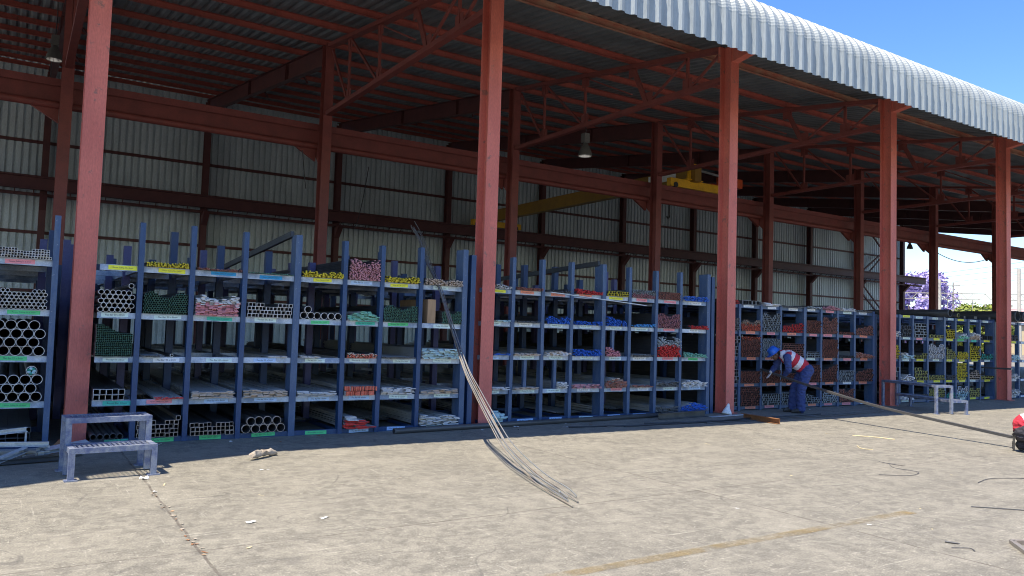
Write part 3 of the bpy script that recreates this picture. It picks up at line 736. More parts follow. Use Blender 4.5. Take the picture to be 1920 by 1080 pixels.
s('C', 6, 3, 'D', .018, 0, .07, 'lblue', 'low light blue ended rods', 'r')
s('C', 6, 2, 'F', .08, .010, .05, 'dark', 'dark flat bars', 'w')
s('C', 6, 1, 'F', .08, .010, .05, 'brown', 'low brown flat bars', 'd')
s('C', 6, 0, 'F', .10, .010, .03, 'dark', 'low dark flat bars', 'f', 0, .2, 1, -.8)
s('C', 7, 4, 'R', .024, 0, .15, 'brown', 'small dark red tubes', 'f')
s('C', 7, 3, 'S', .026, .026, .29, 'rose', 'small pink-brown square tubes', 'w')
s('C', 7, 2, 'D', .020, 0, .40, 'red', 'red and grey ended rods', 'w', 0, 0, 1, .03, 'grey', .55)
s('C', 7, 1, 'F', .09, .012, .12, 'dark', 'dark flat bars', 'w')
s('C', 7, 0, 'F', .10, .012, .12, 'dark', 'dark wide flat bars', 'w')
s('C', 8, 4, 'F', .04, .010, .10, 'blue', 'blue-ended flat bars', 'f')
s('C', 8, 3, 'D', .018, 0, .075, 'red', 'low red-ended rods at right', 'w', 0, .3, 1)
s('C', 8, 2, 'D', .016, 0, .11, 'pgreen', 'low green-ended rods', 'd')
s('C', 8, 1, 'F', .07, .014, .14, 'white', 'pale grey ended flat bars', 'm')
s('C', 8, 0, 'F', .06, .012, .18, 'blue', 'blue-painted flat bars', 'm')
# third to fourth column: mostly tubes with red-brown ends
s('D', 1, 4, 'R', .05, 0, .12, 'red', 'red tubes', 'w')
s('D', 2, 4, 'S', .10, .09, .10, 'grey', 'big grey square tubes', 'f')
s('D', 3, 4, 'F', .12, .02, .09, 'white', 'pale grey flat bars', 'd')
s('D', 4, 4, 'F', .10, .012, .04, 'dark', 'dark flat bars', 'f')
s('D', 5, 4, 'D', .02, 0, .06, 'grey', 'grey rods', 'w')
s('D', 6, 4, 'D', .02, 0, .10, 'rose', 'pink-red rods', 'm')
s('D', 7, 4, 'F', .06, .012, .07, 'white', 'white-ended scrap bars', 'w')
s('D', 8, 4, 'F', .08, .012, .05, 'dark', 'black flat bars', 'f')
s('D', 1, 3, 'S', .045, .045, .28, 'grey', 'dark square tubes', 'w')
s('D', 2, 3, 'S', .022, .030, .24, 'orange', 'orange-brown narrow tubes', 'w', 0, 0, 1, .03, 'tan', .6)
s('D', 3, 3, 'S', .042, .042, .42, 'grey', 'tall stack of dark square tubes', 'w')
s('D', 4, 3, 'R', .042, 0, .24, 'red', 'red-ended round tubes', 'r')
s('D', 5, 3, 'S', .03, .025, .30, 'brown', 'brown flat-sided tubes', 'f')
s('D', 6, 3, 'R', .038, 0, .42, 'brown', 'tall heap of brown tubes', 'w')
s('D', 7, 3, 'S', .03, .03, .08, 'brown', 'low red-brown tubes', 'f')
s('D', 8, 3, 'R', .04, 0, .27, 'brown', 'brown round tubes', 'r')
s('D', 1, 2, 'S', .075, .075, .46, 'grey', 'big dark square tubes', 'f')
s('D', 2, 2, 'S', .03, .026, .46, 'brown', 'full stack of brown tubes', 'f', 0, 0, 1, .03, 'orange', .85)
s('D', 3, 2, 'S', .026, .026, .42, 'grey', 'full stack of grey-green tubes', 'f')
s('D', 4, 2, 'S', .06, .045, .34, 'brown', 'red-rimmed square tubes', 'f')
s('D', 5, 2, 'S', .065, .045, .14, 'grey', 'three rows of grey box tubes', 'f')
s('D', 6, 2, 'S', .028, .026, .44, 'brown', 'full stack of red-brown tubes', 'f')
s('D', 7, 2, 'S', .03, .03, .06, 'dark', 'low dark tubes', 'f')
s('D', 8, 2, 'F', .05, .012, .15, 'brown', 'brown-ended flat bars', 'd')
s('D', 1, 1, 'S', .075, .075, .46, 'grey', 'big dark square tubes', 'f', 0, 0, 1, .03, 'orange', .9)
s('D', 2, 1, 'S', .03, .024, .28, 'brown', 'brown thin tubes', 'f')
s('D', 3, 1, 'S', .028, .026, .30, 'brown', 'brown small tubes', 'w')
s('D', 4, 1, 'S', .035, .035, .27, 'brown', 'brown square tubes', 'w')
s('D', 5, 1, 'S', .034, .034, .42, 'brown', 'tall brown square tubes', 'f')
s('D', 6, 1, 'S', .038, .038, .42, 'brown', 'tall brown box tubes', 'r')
s('D', 7, 1, 'S', .034, .034, .28, 'grey', 'grey-green square tubes', 'f')
s('D', 8, 1, 'S', .035, .035, .34, 'brown', 'dark brown square tubes', 'r')
s('D', 1, 0, 'S', .07, .09, .36, 'grey', 'large dark box tubes', 'f')
s('D', 2, 0, 'S', .045, .04, .40, 'brown', 'full stack of brown box tubes', 'f')
s('D', 3, 0, 'S', .05, .05, .28, 'grey', 'dark square tubes', 'f')
s('D', 4, 0, 'S', .04, .04, .28, 'grey', 'dark small square tubes', 'f')
s('D', 5, 0, 'S', .045, .045, .24, 'grey', 'loose dark square tubes', 'd')
s('D', 6, 0, 'R', .05, 0, .26, 'grey', 'loose dark pipes', 'w')
s('D', 7, 0, 'R', .04, 0, .33, 'brown', 'red-brown pipes', 'w')
# fourth to fifth column: yellow and white marks
s('E', 1, 3, 'F', .05, .012, .14, 'white', 'white-ended flat bars', 'w')
s('E', 2, 3, 'R', .11, 0, .34, 'dark', 'fat dark pipes', 'f')
s('E', 3, 3, 'S', .13, .075, .42, 'grey', 'tall stack of grey box tubes', 'f')
s('E', 4, 3, 'R', .09, 0, .10, 'olive', 'two yellow-ended pipes', 'f')
s('E', 5, 3, 'S', .10, .05, .28, 'yellow', 'yellow-ended box tubes', 'f')
s('E', 6, 3, 'F', .06, .014, .16, 'pgreen', 'pale green flat bars', 'm', 0, 0, 1, .03, 'white', .6)
s('E', 7, 3, 'F', .05, .014, .22, 'tan', 'tan and white flat bars', 'm', 0, 0, 1, .03, 'white', .5)
s('E', 8, 3, 'S', .12, .12, .14, 'dark', 'dark box tubes', 'f')
s('E', 1, 2, 'R', .05, 0, .38, 'yellow', 'yellow-ended round tubes', 'f')
s('E', 2, 2, 'F', .10, .014, .15, 'ice', 'white and blue flat bars', 'd', 0, 0, 1, .03, 'white', .6)
s('E', 3, 2, 'S', .09, .05, .16, 'olive', 'yellow-green box tubes', 'r')
s('E', 4, 2, 'R', .036, 0, .42, 'white', 'tall heap of white-ended tubes', 'w')
s('E', 5, 2, 'R', .06, 0, .36, 'olive', 'olive-ended round tubes', 'd')
s('E', 6, 2, 'R', .04, 0, .24, 'yellow', 'bright yellow round tubes', 'w')
s('E', 7, 2, 'S', .09, .055, .40, 'yellow', 'tall yellow-ended box tubes', 'f')
s('E', 8, 2, 'R', .06, 0, .16, 'teal', 'green-ended round tubes', 'w')
s('E', 1, 1, 'S', .12, .12, .38, 'grey', 'large grey box tubes', 'f')
s('E', 2, 1, 'F', .06, .02, .17, 'white', 'tangled white offcuts', 'm')
s('E', 3, 1, 'R', .095, 0, .40, 'olive', 'large olive-ended pipes', 'l')
s('E', 4, 1, 'R', .05, 0, .17, 'olive', 'yellow-green round tubes', 'f')
s('E', 5, 1, 'R', .05, 0, .15, 'dark', 'dark round tubes', 'w')
s('E', 6, 1, 'R', .048, 0, .46, 'yellow', 'tall stack of yellow-rimmed tubes', 'f', 0, 0, .85)
s('E', 7, 1, 'S', .11, .055, .30, 'tan', 'tan-rimmed box tubes', 'r')
s('E', 8, 1, 'S', .11, .05, .10, 'olive', 'low yellow-green box tubes', 'f')
s('E', 1, 0, 'R', .06, 0, .2, 'grey', 'loose grey pipes', 'd')
s('E', 2, 0, 'F', .10, .02, .14, 'white', 'white sheet offcuts', 'w')
s('E', 3, 0, 'R', .07, 0, .14, 'dark', 'loose dark pipes', 'w')
s('E', 4, 0, 'R', .06, 0, .28, 'olive', 'olive-rimmed round tubes', 'f')
s('E', 5, 0, 'R', .04, 0, .14, 'teal', 'low green tubes', 'w')
s('E', 6, 0, 'R', .05, 0, .34, 'ice', 'white and blue ended tubes', 'w', 0, 0, 1, .03, 'white', .4)
s('E', 7, 0, 'R', .07, 0, .28, 'olive', 'olive-rimmed dark pipes', 'w')
for b_ in (1, 2):
    s('F', b_, 3, 'R', .10, 0, .24, 'tan' if b_ == 1 else 'dark', 'tan-rimmed fat pipes' if b_ == 1 else 'dark fat pipes', 'f')
    s('F', b_, 2, 'F', .05, .015, .18, 'white' if b_ == 1 else 'ice', 'white scrap bars' if b_ == 1 else 'pale blue scrap bars', 'm')
    s('F', b_, 1, 'F', .05, .016, .16, 'white', 'white tangled bars', 'm')
    s('F', b_, 0, 'F', .06, .016, .2, 'white', 'white bar ends', 'm')
# single pieces
single('R', .063, .0, 'cut', 1.255, -.22, 1.67 + .345, 'lone round pipe lying on top of the pipe stack right of the first red column', None)
single('S', .054, .054, 'tan', 1.90, -.23, .07 + .245, 'lone square tube topping the tan square tubes behind the left step stool', None)
k = MB(); k.box(5.52, 5.66, -.16, .9, 1.672, 2.05); tag(k.build('timber_block', 'wood'), 'upright timber block on second shelf, eighth bay right of first red column', 'timber')
for nm, x, y, z, r, lab in (('steel_pipe', 21.55, .05, 2.34 + .11, .10, 'fat black pipe lying on top of the rack right of the fourth red column'),
                            ('steel_pipe', 21.9, .0, 2.34 + .06, .055, 'thin yellow-rimmed pipe on top of the rack right of the fourth red column'),
                            ('steel_pipe', 25.6, .15, 2.34 + .17, .16, 'fat black pipe on rack top just right of the fifth red column'),
                            ('steel_pipe', 26.1, .15, 2.34 + .17, .16, 'fat black pipe on rack top at the right edge of the photo')):
    o = single('R', r * 2, 0, 'olive' if r < .1 else 'dark', x, y, z, lab, None)
for x, z, w in ((23.2, 2.38, .16), (24.0, 2.38, .12), (22.6, 2.37, .1)):
    k = MB(); k.bar((x, .2, z), (x - .1, 6, z + .02), w, .07, 0)
    tag(k.build('steel_bar', 'black'), {.16: 'wide black bar on the rack top under the yellow green tree', .12: 'black bar on the rack top left of the fifth red column', .1: 'narrow black bar on the rack top near the purple tree'}[w], 'steel bar')
single('S', .05, .05, 'cut', 24.15, -.35, ZD[1] + .34, 'square tube poking out left of the fifth red column', None)
k = MB(); k.bar((13.18, .5, 2.3), (13.18, .5, 2.72), .05, .03); tag(k.build('steel_bar', 'zinc'), 'pale upright stick beside the third red column above the rack', 'steel bar')
k = MB(); k.bar((8.0, .0, 2.30), (9.98, -.35, 2.14), .10, .012); tag(k.build('flat_bar', 'zinc'), 'pale flat bar slipping diagonally off the top shelf between second and third columns', 'flat bar')

# ------------------------------------------------------------------ step stools
def stool(name, label, at, rz, Lx, dep, h1, h2, m, tube):
    t = thing(name, label, 'step stool', at, rz)
    e = tube / 2
    # legs: x along the width, y to the rear; lower step in front, upper step behind
    for x in (e, Lx - e):
        for y, h in ((e, h1 - tube), (dep, h2 - tube), (2 * dep - e, h2 - tube)):
            k = MB(); k.box(x - e, x + e, y - e, y + e, .012, h); k.build('leg', m, t)
            if y != dep: k = MB(); k.box(x - e - .03, x + e + .03, y - e - .02, y + e + .02, 0, .012); k.build('foot_plate', m, t)
        k = MB(); k.box(x - e + .002, x + e - .002, 2 * e, dep - e, h1 - tube + .002, h1 - .002); k.box(x - e + .002, x + e - .002, dep + e, 2 * dep - 2 * e, h2 - tube + .002, h2 - .002); k.build('side_rail', m, t)
    for y, z in ((e, h1), (dep, h1), (dep, h2), (2 * dep - e, h2)):
        k = MB(); k.box(0 if y != dep or z == h2 else 2 * e, Lx if y != dep or z == h2 else Lx - 2 * e, y - e + .001, y + e - .001, z - tube + .001, z); k.build('rail', m, t)
    for y0, y1, z in ((2 * e, dep - e, h1), (dep + e, 2 * dep - 2 * e, h2)):
        k = MB(); w = y1 - y0; n = int(Lx / .045)
        for i in range(n):
            x = .01 + (Lx - .02) * i / n
            for sgn in (0, 1):
                p = [(x + (.5 if sgn else 0) * .045, y0), (x + (0 if sgn else .5) * .045, y0 + w * .25), (x + (.5 if sgn else 0) * .045, y0 + w * .5), (x + (0 if sgn else .5) * .045, y0 + w * .75), (x + (.5 if sgn else 0) * .045, y1)]
                for a, b in zip(p, p[1:]): k.bar((min(a[0], Lx - .01), a[1], z - .008), (min(b[0], Lx - .01), b[1], z - .008), .005, .006)
        k.build('mesh_tread', m, t)
    return t
stool('step_stool', 'worn blue two-step metal stool with mesh treads before the leftmost red column', (.53, -2.53, 0), rad(4), .80, .34, .315, .575, 'stool', .055)
tt = stool('step_stool', 'long two-step metal stool standing beside the fourth red column', (18.42, -1.98, 0), rad(66.5), 1.95, .41, .32, .655, 'stool', .055)

# ------------------------------------------------------------------ things on the ground
single('R', .085, 0, 'dark', 4.86, -.50, .043, 'long dark round pipe lying on the ground along the rack foot', None, (0, 0, rad(-85.5)), 5.8)
def smooth_path(pts, n):
    out = []
    P = [Vector(p) for p in pts]
    for i in range(len(P) - 1):
        a = P[max(0, i - 1)]; b = P[i]; c = P[i + 1]; d = P[min(len(P) - 1, i + 2)]
        for k_ in range(n):
            t = k_ / n
            out.append(.5 * ((2 * b) + (c - a) * t + (2 * a - 5 * b + 4 * c - d) * t * t + (3 * b - a - 3 * c + d) * t ** 3))
    return out + [P[-1]]
# thin rods bending down from the rack to the yard
base = [(4.43, -5.5, 0.01), (4.54, -5.01, .02), (4.67, -4.45, .06), (4.87, -3.62, .2), (4.98, -3.12, .40), (5.16, -2.33, .77), (5.3, -1.76, 1.06), (5.5, -.89, 1.72), (5.65, -.26, 2.2), (5.84, .59, 2.68), (6.0, 1.25, 3.14), (6.2, 2.2, 3.62)]
for i in range(8):
    d = Vector((R.uniform(-.05, .05), R.uniform(-.05, .05), 0)); sp = (-.07, -.045, -.02, 0, .02, .05, .10, .19)[i]
    cut0 = (0., .95, .3, .7, .5, .98, .15, .6)[i]; pts = []
    for j, p in enumerate(base):
        f = 1 - abs(j - 8) / 8
        q = Vector(p) + d * (1 + .5 * (j > 8) * (j - 8)) + Vector((sp * (1 - f) * .8 * (1 if j < 8 else .9), 0, 0))
        q.z = max(q.z + (.02 if j else 0) * i * .3, .008)
        if j == 0: q = q.lerp(Vector(base[1]) + d + Vector((sp * .7, 0, .01)), cut0)
        if j == 11: q = q.lerp(pts[-1], R.uniform(0, .9))
        pts.append(q)
    k = MB(); k.path(smooth_path(pts, 4), .0068, 6); o = k.build('steel_rod', 'steel' if i % 3 else 'rodgrey')
    tag(o, 'thin steel rod bending from the rack top down to the yard, in the leaning bundle', 'steel rod', 'thin rods leaning from the rack beside the second red column')
# long bar carried by the worker
bp = smooth_path([(14.14, .34, .905), (14.06, -.2, .80), (13.93, -1.3, .60), (13.68, -2.8, .38), (13.24, -5.22, .17)], 6)
k = MB()
prof = [(-.035, -.02), (.035, -.02), (.035, .02), (-.035, .02)]
rings = []
for i, p in enumerate(bp):
    a = bp[max(0, i - 1)]; b = bp[min(len(bp) - 1, i + 1)]; _, _, d, sv, uv = frame(a, b)
    rings.append([p + sv * x + uv * y for x, y in prof])
vs = [q for r_ in rings for q in r_]
k.add(vs, [[4 * i + j, 4 * i + (j + 1) % 4, 4 * i + 4 + (j + 1) % 4, 4 * i + 4 + j] for i in range(len(bp) - 1) for j in range(4)] + [[3, 2, 1, 0], [len(vs) - 4 + q for q in range(4)]])
tag(k.build('steel_bar', 'mill'), 'long sagging steel bar held by the stooping worker, reaching out into the yard', 'steel bar')
def bent(pts, r, m, label, cat='steel rod', group=None, nm='steel_rod'):
    k = MB(); k.path(smooth_path(pts, 6), r, 6); return tag(k.build(nm, m), label, cat, group)
for i, (a, b, cx_) in enumerate([((8.6, -.95), (13.8, -.75), .10), ((8.9, -1.05), (14.6, -.85), -.08), ((9.6, -.8), (15.6, -1.0), .05), ((7.9, -.8), (12.7, -.95), .1), ((10.8, -1.15), (17.5, -.9), .06)]):
    m_ = ((a[0] + b[0]) / 2, (a[1] + b[1]) / 2 - cx_ - .08, .014)
    bent([(*a, .012), m_, (*b, .012 + .01 * i)], .012, 'black' if i % 2 else 'mill', 'dark thin rod lying loose on the shaded ground before the third red column', 'steel rod', 'loose rods on the ground before the third red column')
k = MB(); k.chan((10.35, -.36, .065), (11.75, -.22, .065), .10, .12, .008); tag(k.build('channel_offcut', 'mill'), 'short grey steel channel lying left of the third red column', 'steel offcut')
k = MB(); k.chan((12.25, -.78, .055), (12.15, -1.72, .055), .07, .10, .008); tag(k.build('channel_offcut', 'rust'), 'rusty orange steel channel lying across the shadow edge near the third red column', 'steel offcut')
k = MB(); k.bar((11.7, -.42, .012), (12.98, -.30, .012), .09, .012); tag(k.build('flat_bar', 'zinc'), 'pale flat bar on the ground at the foot of the third red column', 'flat bar')
k = MB()
k.lathe((12.55, -.08, .0), [(.001, 0), (.14, .0), (.12, .06), (.09, .10), (.05, .20), (.02, .26), (.0, .28)], 9, 0, Matrix.Rotation(rad(14), 3, 'Y'))
for i, v in enumerate(k.v): q = Vector(v) + Vector(noise.noise_vector(Vector(v) * 9)) * .045 * (1 if v[2] > .02 else 0); k.v[i] = (12.55 + (q.x - 12.55) * .8, -.08 + (q.y + .08) * .8, q.z * .8)
tag(k.build('crumpled_paper', 'paper'), 'crumpled white paper standing at the foot of the third red column', 'paper')
# rag lump
k = MB()
pts = [(2.40, -2.0, .05), (2.5, -1.92, .06), (2.62, -1.82, .055), (2.76, -1.72, .035)]
k.path(smooth_path(pts, 7), [.020 + .024 * math.sin(min(1, i / 6) * 1.57) * (1 - .5 * i / 21) for i in range(22)], 14)
for i, v in enumerate(k.v): 
    q = Vector(v) + Vector(noise.noise_vector(Vector(v) * 16)) * .03; q.z = max(q.z, .001); k.v[i] = tuple(q)
tag(k.build('rag', 'rag'), 'dirty crumpled rag lying on the shadow edge right of the step stool', 'rag')
# zinc offcuts at the left
for i, (a, b, w, m_) in enumerate([((-.75, -.95, .20), (.42, -.98, .16), .11, 'zinc'), ((-.7, -.85, .23), (.20, -.72, .30), .09, 'zinc'), ((-.55, -1.15, .06), (.40, -.95, .09), .10, 'zinc'), ((.35, -1.0, .10), (.80, -.72, .13), .08, 'zinc'),
                                  ((-.1, -1.35, .05), (.18, -1.15, .14), .07, 'zinc'), ((-.6, -1.4, .02), (.52, -1.25, .03), .05, 'black'), ((.1, -1.3, .04), (.75, -.95, .03), .04, 'mill'), ((-.6, -1.05, .12), (.3, -1.12, .11), .10, 'steel'), ((.42, -.75, .03), (.62, -.55, .20), .05, 'rust')]):
    k = MB(); k.chan(a, b, w, .05, .004, 0, (0, R.uniform(-.5, .3), 1)); k.box(b[0] - .01, b[0] + .01, b[1] - .02, b[1] + .02, .0, b[2] - .02)
    if a[2] > .07: k.box(a[0] - .03, a[0] + .03, a[1] - .03, a[1] + .03, 0, a[2] - .02)
    tag(k.build('steel_offcut', m_), 'metal offcut in the heap at the foot of the leftmost rack', 'steel offcut', 'heap of offcuts at the foot of the leftmost rack')
# litter
def scrap(x, y, sx, sy, rz_, m_, label, cat='paper', h=.02, nm='paper_scrap', group=None):
    k = MB(); n = 5; vs = []
    for i in range(n):
        for j in range(n):
            p = Vector(((i / (n - 1) - .5) * sx, (j / (n - 1) - .5) * sy, 0)); p.z = abs(noise.noise(p * 30 + Vector((x, y, 0)))) * h + .004
            p += Vector((noise.noise(p * 25 + Vector((y, x, 3))), noise.noise(p * 25 + Vector((x, 7, y))), 0)) * min(sx, sy) * .3
            vs.append(p)
    k.add(vs, [[i * n + j, (i + 1) * n + j, (i + 1) * n + j + 1, i * n + j + 1] for i in range(n - 1) for j in range(n - 1)])
    o = k.build(nm, m_, None, (x, y, 0)); o.rotation_euler = (0, 0, rz_); return tag(o, label, cat, group)
scrap(1.19, -2.66, .08, .05, .4, 'paper', 'white paper scrap beside the right foot of the left step stool', h=.05)
scrap(1.19, -3.34, .05, .035, 1, 'paper', 'small white paper scrap on the joint below the left step stool', h=.03)
scrap(1.68, -4.83, .085, .04, .3, 'paper', 'white paper scrap alone on the foreground concrete at left', h=.015)
scrap(2.25, -4.94, .08, .03, .5, 'paper', 'thin white paper sliver right of the foreground paper scrap', h=.015)
for i in range(46):
    x, y = R.uniform(.5, 22), R.uniform(-9, -2.3)
    scrap(x, y, R.uniform(.02, .16) * (1 if y > -5 else .3), R.uniform(.008, .018), R.uniform(0, 3), R.choice(['paper', 'straw', 'rag']), 'tiny pale splinter or paper fleck on the sunlit yard', 'litter', .012, 'litter_fleck', 'tiny flecks of litter on the yard')
for i in range(60):
    x = R.uniform(.9, 24); y = R.uniform(-.75, -.28) if x < 12.5 else R.uniform(-.3, .2)
    scrap(x, y, R.uniform(.02, .09), R.uniform(.01, .03), R.uniform(0, 3), R.choice(['rust', 'paper', 'mill', 'rag']), 'small bit of grit or scrap along the shaded foot of the racks', 'grit', .02, 'grit_bit', 'grit along the foot of the racks')
for i in range(26):
    t = R.random(); scrap(1.18 + R.uniform(-.03, .03), -3.2 - t * 2.5, .03, .015, R.uniform(0, 3), R.choice(['rust', 'wood', 'rag']), 'brown dry leaf bit caught in the long slab joint', 'litter', .015, 'leaf_bit', 'leaf bits in the slab joint')
bent([(8.79, -5.75, .01), (9.1, -5.95, .01), (9.45, -5.85, .012), (9.35, -5.6, .03), (9.5, -5.45, .06)], .003, 'wire', 'thin loop of black wire curling on the sunlit yard', 'wire', None, 'wire')
bent([(9.68, -5.2, .02), (9.75, -5.4, .005), (9.7, -5.55, .03)], .004, 'wire', 'short upright twist of black wire on the sunlit yard', 'wire', None, 'wire')
bent([(9.47, -6.55, .006), (9.9, -6.5, .01), (10.4, -6.7, .006), (10.9, -7.1, .006)], .0035, 'wire', 'long bent black wire lying at the right edge of the yard', 'wire', None, 'wire')
bent([(8.0, -7.2, .006), (8.3, -7.5, .008), (8.6, -7.85, .006)], .005, 'mill', 'thin dark rod lying near the right edge of the yard', 'steel rod')
bent([(10.9, -4.1, .006), (10.7, -4.3, .006), (10.75, -4.45, .006)], .006, 'straw', 'pale bent twig on the yard below the carried bar', 'twig', None, 'twig')
bent([(12.0, -3.3, .006), (12.2, -3.6, .006), (12.25, -3.9, .006)], .009, 'straw', 'pale straw strip on the yard just below the carried bar', 'straw', None, 'straw_strip')
k = MB(); k.cyl((6.38, -7.80, .009), (6.42, -7.88, .009), .008, .007, 10); k.cyl((6.42, -7.88, .009), (6.426, -7.893, .009), .005, .003, 8); tag(k.build('metal_stub', 'mill'), 'small shiny metal stub lying in the right foreground', 'metal stub')
bent([(6.25, -7.92, .005), (6.36, -8.0, .008), (6.32, -8.06, .005)], .003, 'wire', 'tiny wire curl just below the shiny metal stub', 'wire', None, 'wire')
# flat steel frame at the lower right corner
t = thing('welded_bracket', 'brown flat steel bracket lying at the lower right corner of the yard', 'bracket', (6.86, -8.08, 0))
for a, b in (((0, 0), (-.55, -.48)), ((0, 0), (.55, -.32)), ((-.55, -.48), (0, -.8)), ((.55, -.32), (0, -.8))):
    k = MB(); k.bar((*a, .016), (*b, .016), .04, .03); k.build('flat_rail', 'rust' if a != (0, 0) else 'rodgrey', t)
# dark kerb stone / drum base at right edge
k = MB(); k.lathe((27.1, -.25, 0), [(0, 0), (.3, 0), (.33, .08), (.3, .17), (.12, .2), (0, .2)], 20); tag(k.build('coiled_strap', 'black'), 'low dark coil lying on the ground right of the fifth red column', 'coil')

# ------------------------------------------------------------------ people
class Body:
    """capsule chains and ellipsoids fused into one continuous surface by a voxel remesh"""
    def __init__(self): self.k = MB()
    def blob(self, c, r, rot=None): self.k.add(*ico(c, r, 10, rot)); return self
    def limb(self, pts, rs, n=14, flat=1.0):
        pts = [Vector(p) for p in pts]; P = []; Rr = []
        for i in range(len(pts) - 1):
            for t in range(6): P.append(pts[i].lerp(pts[i + 1], t / 6)); Rr.append(rs[i] + (rs[i + 1] - rs[i]) * t / 6)
        P.append(pts[-1]); Rr.append(rs[-1])
        self.k.path(P, Rr, n)
        for p, r in zip(pts, rs): self.k.add(*ico(p, (r, r, r), 7))
        return self
    def fuse(self, name, mats, parent, vox, smooth=4, post=None, folds=0.):
        me = self.k.mesh(name, mats[:1]); o = bpy.data.objects.new(name, me); COL.objects.link(o)
        m = o.modifiers.new('r', 'REMESH'); m.mode = 'VOXEL'; m.voxel_size = vox
        if smooth: sm = o.modifiers.new('s', 'SMOOTH'); sm.iterations = smooth; sm.factor = .5
        bpy.context.view_layer.update()
        dg = bpy.context.evaluated_depsgraph_get()
        out = bpy.data.meshes.new_from_object(o.evaluated_get(dg)); bpy.data.objects.remove(o); bpy.data.meshes.remove(me)
        out.name = name; out.materials.clear()
        for k in mats: out.materials.append(M[k])
        if folds:   # cloth creases, pushed along the normals
            nrm = [v.normal.copy() for v in out.vertices]; cos_ = [v.co.copy() for v in out.vertices]; new = []
            for p_, n_ in zip(cos_, nrm):
                a_ = noise.noise(Vector((p_.x * 9, p_.y * 9, p_.z * 17))); b_ = noise.noise(Vector((p_.x * 22 + 7, p_.y * 22, p_.z * 30)))
                new += list(p_ + n_ * (abs(a_) * -1.6 + .5 + b_ * .5) * folds)
            out.vertices.foreach_set('co', new)
        if post: post(out)
        out.polygons.foreach_set('use_smooth', [True] * len(out.polygons)); out.update()
        return obj(name, out, parent)
def hand(b, wrist, fwd, palm_n, side, curl=.5, sc=1.):
    """palm, four unequal bent fingers and a thumb; fwd = pointing direction, palm_n = palm normal, side = thumb side"""
    w = Vector(wrist); f = Vector(fwd).normalized(); n = Vector(palm_n).normalized(); s_ = Vector(side).normalized()
    rot = Matrix((s_, f, n)).transposed()
    b.blob(w + f * .045 * sc, (.042 * sc, .055 * sc, .017 * sc), rot)
    for i, (o, l) in enumerate(((.030, .072), (.010, .080), (-.011, .074), (-.031, .058))):
        p = w + f * .085 * sc + s_ * o * sc; pts = [p - f * .02, p]; a = 0
        for q in (.45, .32, .23):
            a += curl * .9; d = f * math.cos(a) + n * math.sin(a); p = p + d * l * q * sc; pts.append(p)
        b.limb(pts, [.0095 * sc, .0095 * sc, .009 * sc, .0085 * sc, .007 * sc], 8)
    p = w + f * .02 + s_ * .03 * sc
    b.limb([p, p + (s_ * .7 + f * .6 + n * .3).normalized() * .04 * sc, p + (s_ * .6 + f * .75 + n * .5).normalized() * .035 * sc * 2], [.013 * sc, .0115 * sc, .009 * sc], 8)
def head(b, c, fwd, up):
    """skull with brow, nose, lips, chin, ears; c = centre of the head"""
    f = Vector(fwd).normalized(); u = (Vector(up) - f * Vector(up).dot(f)).normalized(); s_ = f.cross(u)
    rot = Matrix((s_, f, u)).transposed(); c = Vector(c); P = lambda x, y, z: c + rot @ Vector((x, y, z))
    b.blob(P(0, -.01, .03), (.075, .095, .09), rot); b.blob(P(0, .025, -.045), (.058, .066, .075), rot)
    b.blob(P(0, .06, -.095), (.03, .024, .022), rot)
    b.limb([P(0, .088, .015), P(0, .112, -.03)], [.011, .017], 8)
    b.limb([P(-.024, .088, -.066), P(.024, .088, -.066)], [.01, .01], 8)
    b.limb([P(-.05, .075, .03), P(0, .09, .035), P(.05, .075, .03)], [.012, .013, .012], 8)
    for q in (-1, 1): b.blob(P(q * .08, -.01, -.02), (.012, .022, .034), rot)
    return P, rot
def eyes(P, rot, parent):
    k = MB()
    for q in (-1, 1):
        k.add(*ico(P(q * .032, .083, .008), (.013, .008, .009), 8, rot), m=0, smooth=True); k.add(*ico(P(q * .032, .0905, .008), (.0055, .002, .0055), 6, rot), m=1, smooth=True)
    k.build('eyes', ['p_W', 'hair'], parent)

# the stooping worker ------------------------------------------------
F = Vector((-.86, .51, 0)).normalized(); Sd = Vector((F.y, -F.x, 0))   # Sd points to the worker's right
W0 = Vector((14.47, -.36, 0))
def w(u, v, z): return Vector((-u, 0, 0)) * 0 + Vector((F.x * u + Sd.x * v, F.y * u + Sd.y * v, z))
pa = thing('person', 'stooping worker in blue overalls, blue helmet and red striped vest gripping a long bar', 'person', W0)
hipL, hipR = w(-.17, -.10, .93), w(-.17, .10, .93)
knL, knR = w(-.02, -.13, .50), w(.03, .12, .50); anL, anR = w(-.03, -.13, .10), w(.05, .13, .10)
chest = w(.22, 0, 1.20); waist = w(-.06, 0, 1.04); neck = w(.40, 0, 1.27); hc = w(.52, -.01, 1.26)
shL, shR = w(.31, -.19, 1.20), w(.31, .19, 1.20)
elL, elR = w(.30, -.25, .93), w(.42, .24, .96)
haL, haR = w(.34, -.10, .80), w(.55, .12, .86)
hf = Vector((F.x * .75, F.y * .75, -.66)).normalized(); hu = Vector((F.x * .66, F.y * .66, .75))
b = Body()
b.limb([w(-.14, 0, .97), waist, chest], [.12, .115, .125]); b.limb([chest, neck, hc], [.08, .055, .05])
P, rot = head(b, hc, hf, hu)
for hp, kn, an in ((hipL, knL, anL), (hipR, knR, anR)):
    b.limb([hp, kn, an], [.085, .058, .042]); b.limb([an, an + F * .13 - Vector((0, 0, .05))], [.04, .03])
for sh, el, ha in ((shL, elL, haL), (shR, elR, haR)): b.limb([chest, sh, el, ha], [.07, .055, .043, .031])
